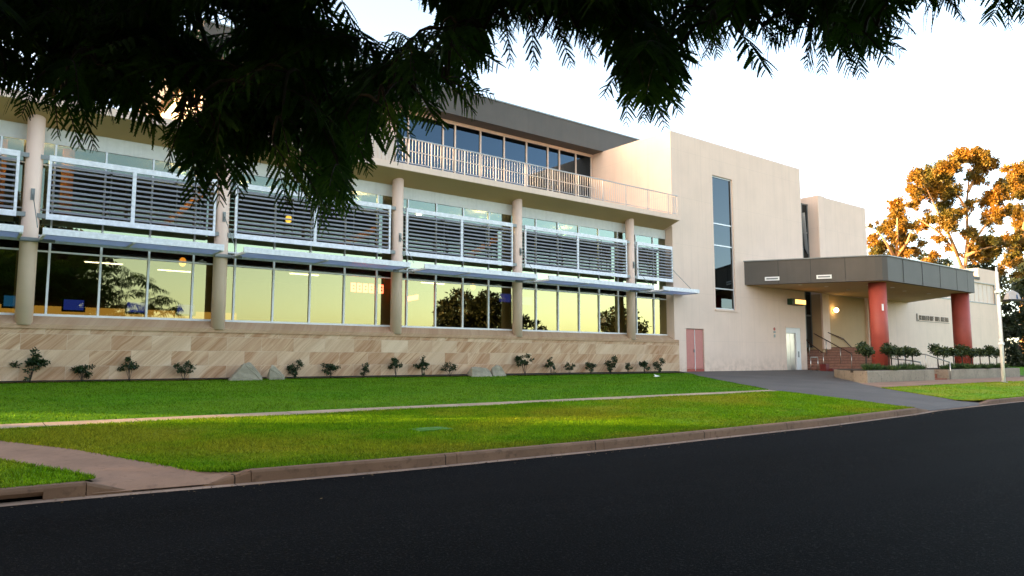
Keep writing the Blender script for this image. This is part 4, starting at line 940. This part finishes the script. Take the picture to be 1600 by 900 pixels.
round_tree('dark tree across the road mirrored at the left windows', 5.5, -46., 13.5, 5.2, 8)

for i, (x, y, h, r) in enumerate(((-24, 23.5, 28, 6.5), (-24, 14, 23, 5.2), (-24, 6.5, 23, 6.), (-26, -3, 20, 6.5), (-25, -11.5, 19, 6.5), (-36, -19, 19, 7.), (-21, -28.5, 16, 5.), (-14, -34, 15, 5.5), (2.5, -36, 14, 5.2))):  # unseen trees added to keep the low sun off facade, lawn and road
    round_tree(['tallest tree, behind the left end of the building', 'shorter tree beyond the left end of the building', 'tree level with the front wall past the left edge', 'tall tree on the lawn past the left edge', 'tall tree on the verge past the left edge', 'tall tree over the road far to the left', 'tall tree on the near side of the road to the left', 'tree behind the jacaranda on the near verge', 'tree right of the jacaranda on the near verge'][i], x, y, h, r, 20+i, .50 if i else .84, .47 if i else .15, 56)

# ------------------------------------------------------------------ jacaranda overhead
YM_X = [-400,-60,0,25,60,100,130,160,178,190,215,240,262,290,320,350,380,400,425,450,480,505,530,552,566,585,610,640,670,700,730,768,780,800,830,860,900,930,950,962,985,1010,1035,1060,1075,1090,1120,1150,1172,1195,1212,1235,1255,1280,1310,1340,1370,1395,1412,1430,1450,1480,1520,1570,1600,1650,2000]
YM_Y = [220,190,175,175,190,215,238,228,205,180,190,200,285,312,325,318,300,275,262,258,330,365,380,345,265,272,268,235,200,196,186,160,90,95,98,95,95,95,110,185,192,180,218,180,165,100,80,100,108,118,110,60,95,112,120,112,108,92,75,48,28,24,24,36,36,40,60]
HOLES = [(592,0,48,38,.96),(660,22,22,18,.9),(640,75,40,40,.75),(750,60,40,60,.55),(830,62,34,36,.55),(492,6,26,16,.9),(338,28,26,20,.8),(40,62,26,34,.6),(172,82,18,14,.6),(285,165,24,26,.9),(1240,40,22,44,.4),(1480,30,200,4,.0)]
def frond(base, d0, Lr, drop, npin, nleaf, lscale=1., rr=rng, face=None):
    """bipinnate leaf: rachis with paired pinnae carrying paired leaflets"""
    s = np.linspace(0, 1, npin+1)[1:]; ds = np.linspace(0, 1, 13)
    dirs = unit(d0[None] + np.outer(ds*drop, [0, 0, -1.])); pts = base + np.concatenate([np.zeros((1, 3)), np.cumsum((dirs[:-1]+dirs[1:])/2*Lr/12, 0)])
    rp_ = np.stack([np.interp(s, ds, pts[:, i]) for i in range(3)], 1); rd = unit(np.stack([np.interp(s, ds, dirs[:, i]) for i in range(3)], 1))
    upn = (np.array([0, 0, 1.]) if face is None else face) + rr.normal(size=3)*.35; side = unit(np.cross(rd, upn)); nrm = unit(np.cross(side, rd))
    plen = Lr*.31*(np.sin(pi*(.18+.74*s))**.6)*lscale*(.82+.36*rr.random(len(s)))
    Vs = []
    for sg in (-1, 1):
        pd = unit(side*sg*.85 + rd*.55 + np.array([0, 0, -.45]) + rr.normal(size=rd.shape)*.16)
        u = np.linspace(.08, 1, nleaf)
        Pp = rp_[:, None] + pd[:, None]*(plen[:, None]*u[None])[..., None] + np.array([0, 0, -1.])*(plen[:, None]*u[None]**2*.25)[..., None]
        lsd = unit(np.cross(pd, nrm)); sz = (plen*.105)[:, None]*np.sin(pi*(.30+.50*u))[None]
        ws = (lsd[:, None]*sz[..., None]*.62); A1 = Pp + ws; A2 = Pp - ws                  # blade along the pinna, leaflets make its toothed edge
        Vs.append(np.stack([A1[:, :-1], A2[:, :-1], A2[:, 1:], A1[:, 1:]], 2).reshape(-1, 3))
        for g2 in (-1, 1):
            D = unit(lsd[:, None]*g2*np.ones((1, nleaf, 1)) + pd[:, None]*.4); C = Pp.reshape(-1, 3); Dq = D.reshape(-1, 3); Wq = np.repeat(pd, nleaf, 0)
            V, _ = leaf_quads(C, Dq, Wq, sz.ravel()*1.15, np.full(sz.size, 1.)*sz.ravel()*.8); Vs.append(V)
    return np.concatenate(Vs), pts
JB = np.array([-3.2, -28.2, .15])
T = thing('jacaranda_tree', tuple(JB), 'overhanging feathery dark green tree framing the top of the view', 'tree')
fork = JB + np.array([.5, .5, 3.0]); wood = MB(); wood.tube([JB, JB+np.array([.1,.1,1.5]), fork], [.34,.27,.24], 14)
leafV = []; nodes = []; cnt = 0
def visible_ok(pts, marg=6):
    z = (pts - CAMP)@fw
    if (z < .6).any(): return False
    x, y, _ = prj(pts)
    if (y > np.interp(x, YM_X, YM_Y) + marg).any(): return False
    for (hx, hy, hw, hh, pr) in HOLES:
        if ((abs(x-hx) < hw) & (abs(y-hy) < hh)).any() and rng.random() < pr: return False
    return True
def spray(x, y, d, nf, Lr, drop, det, marg=6, npin=None):
    global cnt
    nd = at(x, y, d); got = 0
    for _ in range(nf*7):
        if got >= nf: break
        a = rng.random()*2*pi; d0 = unit(np.array([cos(a), sin(a), .15-.5*rng.random()])); L_ = Lr*(.75+.5*rng.random())
        ds = np.linspace(0, 1, 7); dirs = unit(d0[None]+np.outer(ds*drop, [0, 0, -1.])); pts = nd + np.concatenate([np.zeros((1, 3)), np.cumsum(dirs[:-1]*L_/6, 0)])
        side = unit(np.cross(dirs, [0, 0, 1.]))*L_*.2; tipm = np.concatenate([pts, pts[2:]+side[2:]+[0,0,-.02], pts[2:]-side[2:]+[0,0,-.02]])
        if not visible_ok(tipm, marg): continue
        V, rp2 = frond(nd, d0, L_, drop, npin or (10 if det else 8), 11 if det else 6); leafV.append(V); wood.tube(rp2[::3], [.0035, .003, .0025, .002, .0015], 4, False); got += 1; cnt += 1
    if got: nodes.append(nd)
HERO = [(60,120,30,186),(85,140,78,208),(100,150,112,228),(120,150,150,246),(165,140,186,192),(10,110,-5,176),(285,180,262,300),(310,190,298,318),(335,190,345,325),(365,190,366,306),(300,160,330,262),(395,180,385,280),
 (440,190,468,330),(450,235,532,378),(425,220,498,362),(500,190,560,338),(470,230,505,352),(520,160,590,288),(540,180,576,272),(480,150,520,260),(600,150,616,240),(590,160,642,212),(650,140,690,202),(690,120,772,164),(700,130,742,186),(720,50,756,110),(695,55,776,104),(705,70,735,118),
 (790,30,800,96),(830,30,846,98),(870,40,886,106),(900,40,926,100),(940,40,955,110),(960,50,985,150),(980,90,964,186),(1000,105,1036,216),(1030,105,1072,180),(1015,120,1008,202),(1050,65,1092,100),(1040,60,1075,140),(990,60,1040,150),(1110,30,1126,112),(1150,30,1172,118),(1155,50,1206,118),(1190,40,1236,92),(1120,40,1100,95),
 (1270,40,1244,112),(1290,50,1284,120),(1330,50,1346,120),(1350,50,1390,100),(1370,40,1412,80),(1300,40,1320,112),(1400,20,1432,60),(1465,-20,1500,32),(1470,-20,1452,26),(1575,-20,1546,30),(1575,-20,1582,40),(1580,-20,1606,30)]
Tback = -fw
for (xa, ya, xb, yb) in HERO:                             # long leaves that droop clear of the mass
    d = 2.85 + .5*rng.random(); a_ = at(xa, ya, d); b_ = at(xb, yb, d + .12*rng.normal()); L0 = np.linalg.norm(b_-a_)*1.03
    for sh in (1., .94, .88, .82, .74, .66):              # shortened until it hangs no lower than its neighbours
        cv = .05 + .35*rng.random(); d0 = unit(b_-a_ + np.array([0, 0, cv*.5])*L0 + rt*L0*rng.normal()*.08); L_ = L0*sh
        V, rp2 = frond(a_, d0, L_, cv, 12 if L0 > .22 else 9, 11, .70+.3*rng.random(), rng, Tback + rng.normal(size=3)*.35); x_, y_, _ = prj(V)
        if (y_ <= np.interp(x_, YM_X, YM_Y) + 16).all(): break
    leafV.append(V); wood.tube(rp2[::3], [.0035, .003, .0025, .002, .0015], 4, False); nodes.append(a_)
    if rng.random() < .6:
        e_ = at(xb + rng.normal()*30, yb - 25 - 30*rng.random(), d+.2); L_ = np.linalg.norm(e_-a_)*.9; V, rp2 = frond(a_, unit(e_-a_ + np.array([0, 0, .1])*L_), L_, .2, 11, 10, .8, rng, Tback+rng.normal(size=3)*.4); leafV.append(V); wood.tube(rp2[::3], [.0035, .003, .0025, .002, .0015], 4, False)
for x in np.arange(-80, 1660, 20.):                       # shorter leaves behind them
    ym = np.interp(x, YM_X, YM_Y)
    for k in range(2):
        d = 3.0 + 1.4*rng.random(); jit = 12 + 48*rng.random()
        spray(x+rng.normal()*12, ym - jit - (75+55*rng.random())*3.2/d, d, 2, .36+.10*rng.random(), 1.0+1.2*rng.random(), True, 6 - jit, 9)
for k in range(220):                                      # the dense mass
    x = -120 + 900*rng.random(); ym = np.interp(x, YM_X, YM_Y); y = -130 + (ym+20)*rng.random(); d = 3.2 + 2.6*rng.random(); spray(x, y, d, 5, .44, .8, d < 4.4, -50*rng.random() - 22)
for k in range(85):
    x = 780 + 640*rng.random(); ym = np.interp(x, YM_X, YM_Y); y = -120 + (ym+10)*rng.random(); d = 3.0 + 2.0*rng.random(); spray(x, y, d, 4, .40, .9, True, -32*rng.random() - 12)
# rest of the crown, over the road and the camera, made dense to shade them
for k in range(1500):
    p = np.array([1.5, -25.5, 5.6]) + unit(rng.normal(size=3))*(rng.random()**.4)*np.array([11., 8., 2.6])
    z = (p-CAMP)@fw
    if p[2] < 3.3: continue
    if z > .2:
        x, y, _ = prj(p)
        if y > -420 - 260*max(0, 4-z) and -600 < x < 2300: continue
    for j in range(4):
        a = rng.random()*2*pi; V, rp2 = frond(p, unit(np.array([cos(a), sin(a), -.1])), .95, .5, 7, 3, 1.3); leafV.append(V)
    if k % 10 == 0: nodes.append(p)
nodes = np.array(nodes)
# boughs and twigs: each spray hangs from the nearest bough
ends = [at(120,-60,4.6), at(420,-40,4.4), at(330,90,4.6), at(640,-60,4.2), at(760,-40,4.0), at(1010,-50,3.8), at(1330,-60,3.9), at(1010,60,3.6), at(1650,-60,4.0), at(-100,0,4.6), JB+np.array([-4,-2,5.]), JB+np.array([3,-4,5.2]), JB+np.array([-2,4,5.8]), JB+np.array([5,2,6.2])]
bp = []
for e in ends:
    c = curve_pts(fork, e, .9, 12); wood.tube(c, list(np.linspace(.12, .012, 12)), 7); bp.append(c)
bp = np.concatenate(bp)
order = np.argsort([np.min(np.linalg.norm(bp-nd, axis=1)) for nd in nodes]); net = [tuple(p) for p in bp]
for q in order:                                           # every spray grows from the nearest wood already there
    nd = nodes[q]; A_ = np.array(net); j = np.argmin(np.linalg.norm(A_-nd, axis=1)); c = curve_pts(A_[j], nd, .06, 5)
    net += [tuple(p) for p in c[2:]]
    z = (c-CAMP)@fw; x, y, _ = prj(c)
    if (z > .3).all() and (y > np.interp(x, YM_X, YM_Y)).any(): continue
    wood.tube(c, [.009, .008, .007, .006, .004], 4, False)
obj('trunk', wood, plain('jacaranda_bark', (.022, .017, .013), .9, var=.3, scale=10., bump=.6), T)
V = np.concatenate(leafV); oarr('crown', V, np.arange(len(V)).reshape(-1, 4), M['jac_leaf'], T)
print('fronds', cnt, 'leaf quads', len(V)//4, 'blades', n)

# ------------------------------------------------------------------ light
for i, (x, y, z, e) in enumerate(((12.6, .95, 7.9, 30), (18.6, .95, 7.9, 30), (6.1, .95, 7.9, 30), (1.9, .80, 7.6, 22), (24.2, 1.6, 7.9, 22))):   # fill lights added behind the louvres, mostly by the timbers, apart from recessed lamps
    q = bpy.data.lights.new('lamp_light', 'POINT'); q.energy = e; q.color = (1., .72, .38); q.shadow_soft_size = .1
    qo = bpy.data.objects.new('lamp_light', q); col.objects.link(qo); qo.location = (x, y, z)
SUN = np.array([-.93, .36, 0.]); SUN = SUN/np.linalg.norm(SUN); EL = R(8.)
sv = np.array([SUN[0]*cos(EL), SUN[1]*cos(EL), sin(EL)])
W = bpy.data.worlds.new('World'); sc.world = W; W.use_nodes = True; nt = W.node_tree; bg = nt.nodes['Background']
sky = nt.nodes.new('ShaderNodeTexSky'); sky.sky_type = 'NISHITA'; sky.sun_disc = False; sky.sun_elevation = EL
sky.sun_rotation = math.atan2(SUN[0], SUN[1]); sky.air_density = .55; sky.dust_density = 2.; sky.ozone_density = .3; sky.altitude = 100.
nt.links.new(mixc(nt, 1., sky.outputs[0], (1.13, 1.0, .84), 'MULTIPLY'), bg.inputs[0]); bg.inputs[1].default_value = .15
ld = bpy.data.lights.new('sun', 'SUN'); ld.energy = 3.2; ld.angle = R(.5); ld.color = (1., .60, .27)
lo = bpy.data.objects.new('sun', ld); col.objects.link(lo); lo.location = (-30, 10, 30)
lo.rotation_euler = mathutils.Vector(sv).to_track_quat('Z', 'Y').to_euler()
vs_ = sc.view_settings; vs_.view_transform = 'Standard'; vs_.look = 'None'; vs_.gamma = 1.; vs_.use_curve_mapping = False; vs_.exposure = 3.1
sc.cycles.max_bounces = 8; sc.cycles.transparent_max_bounces = 16
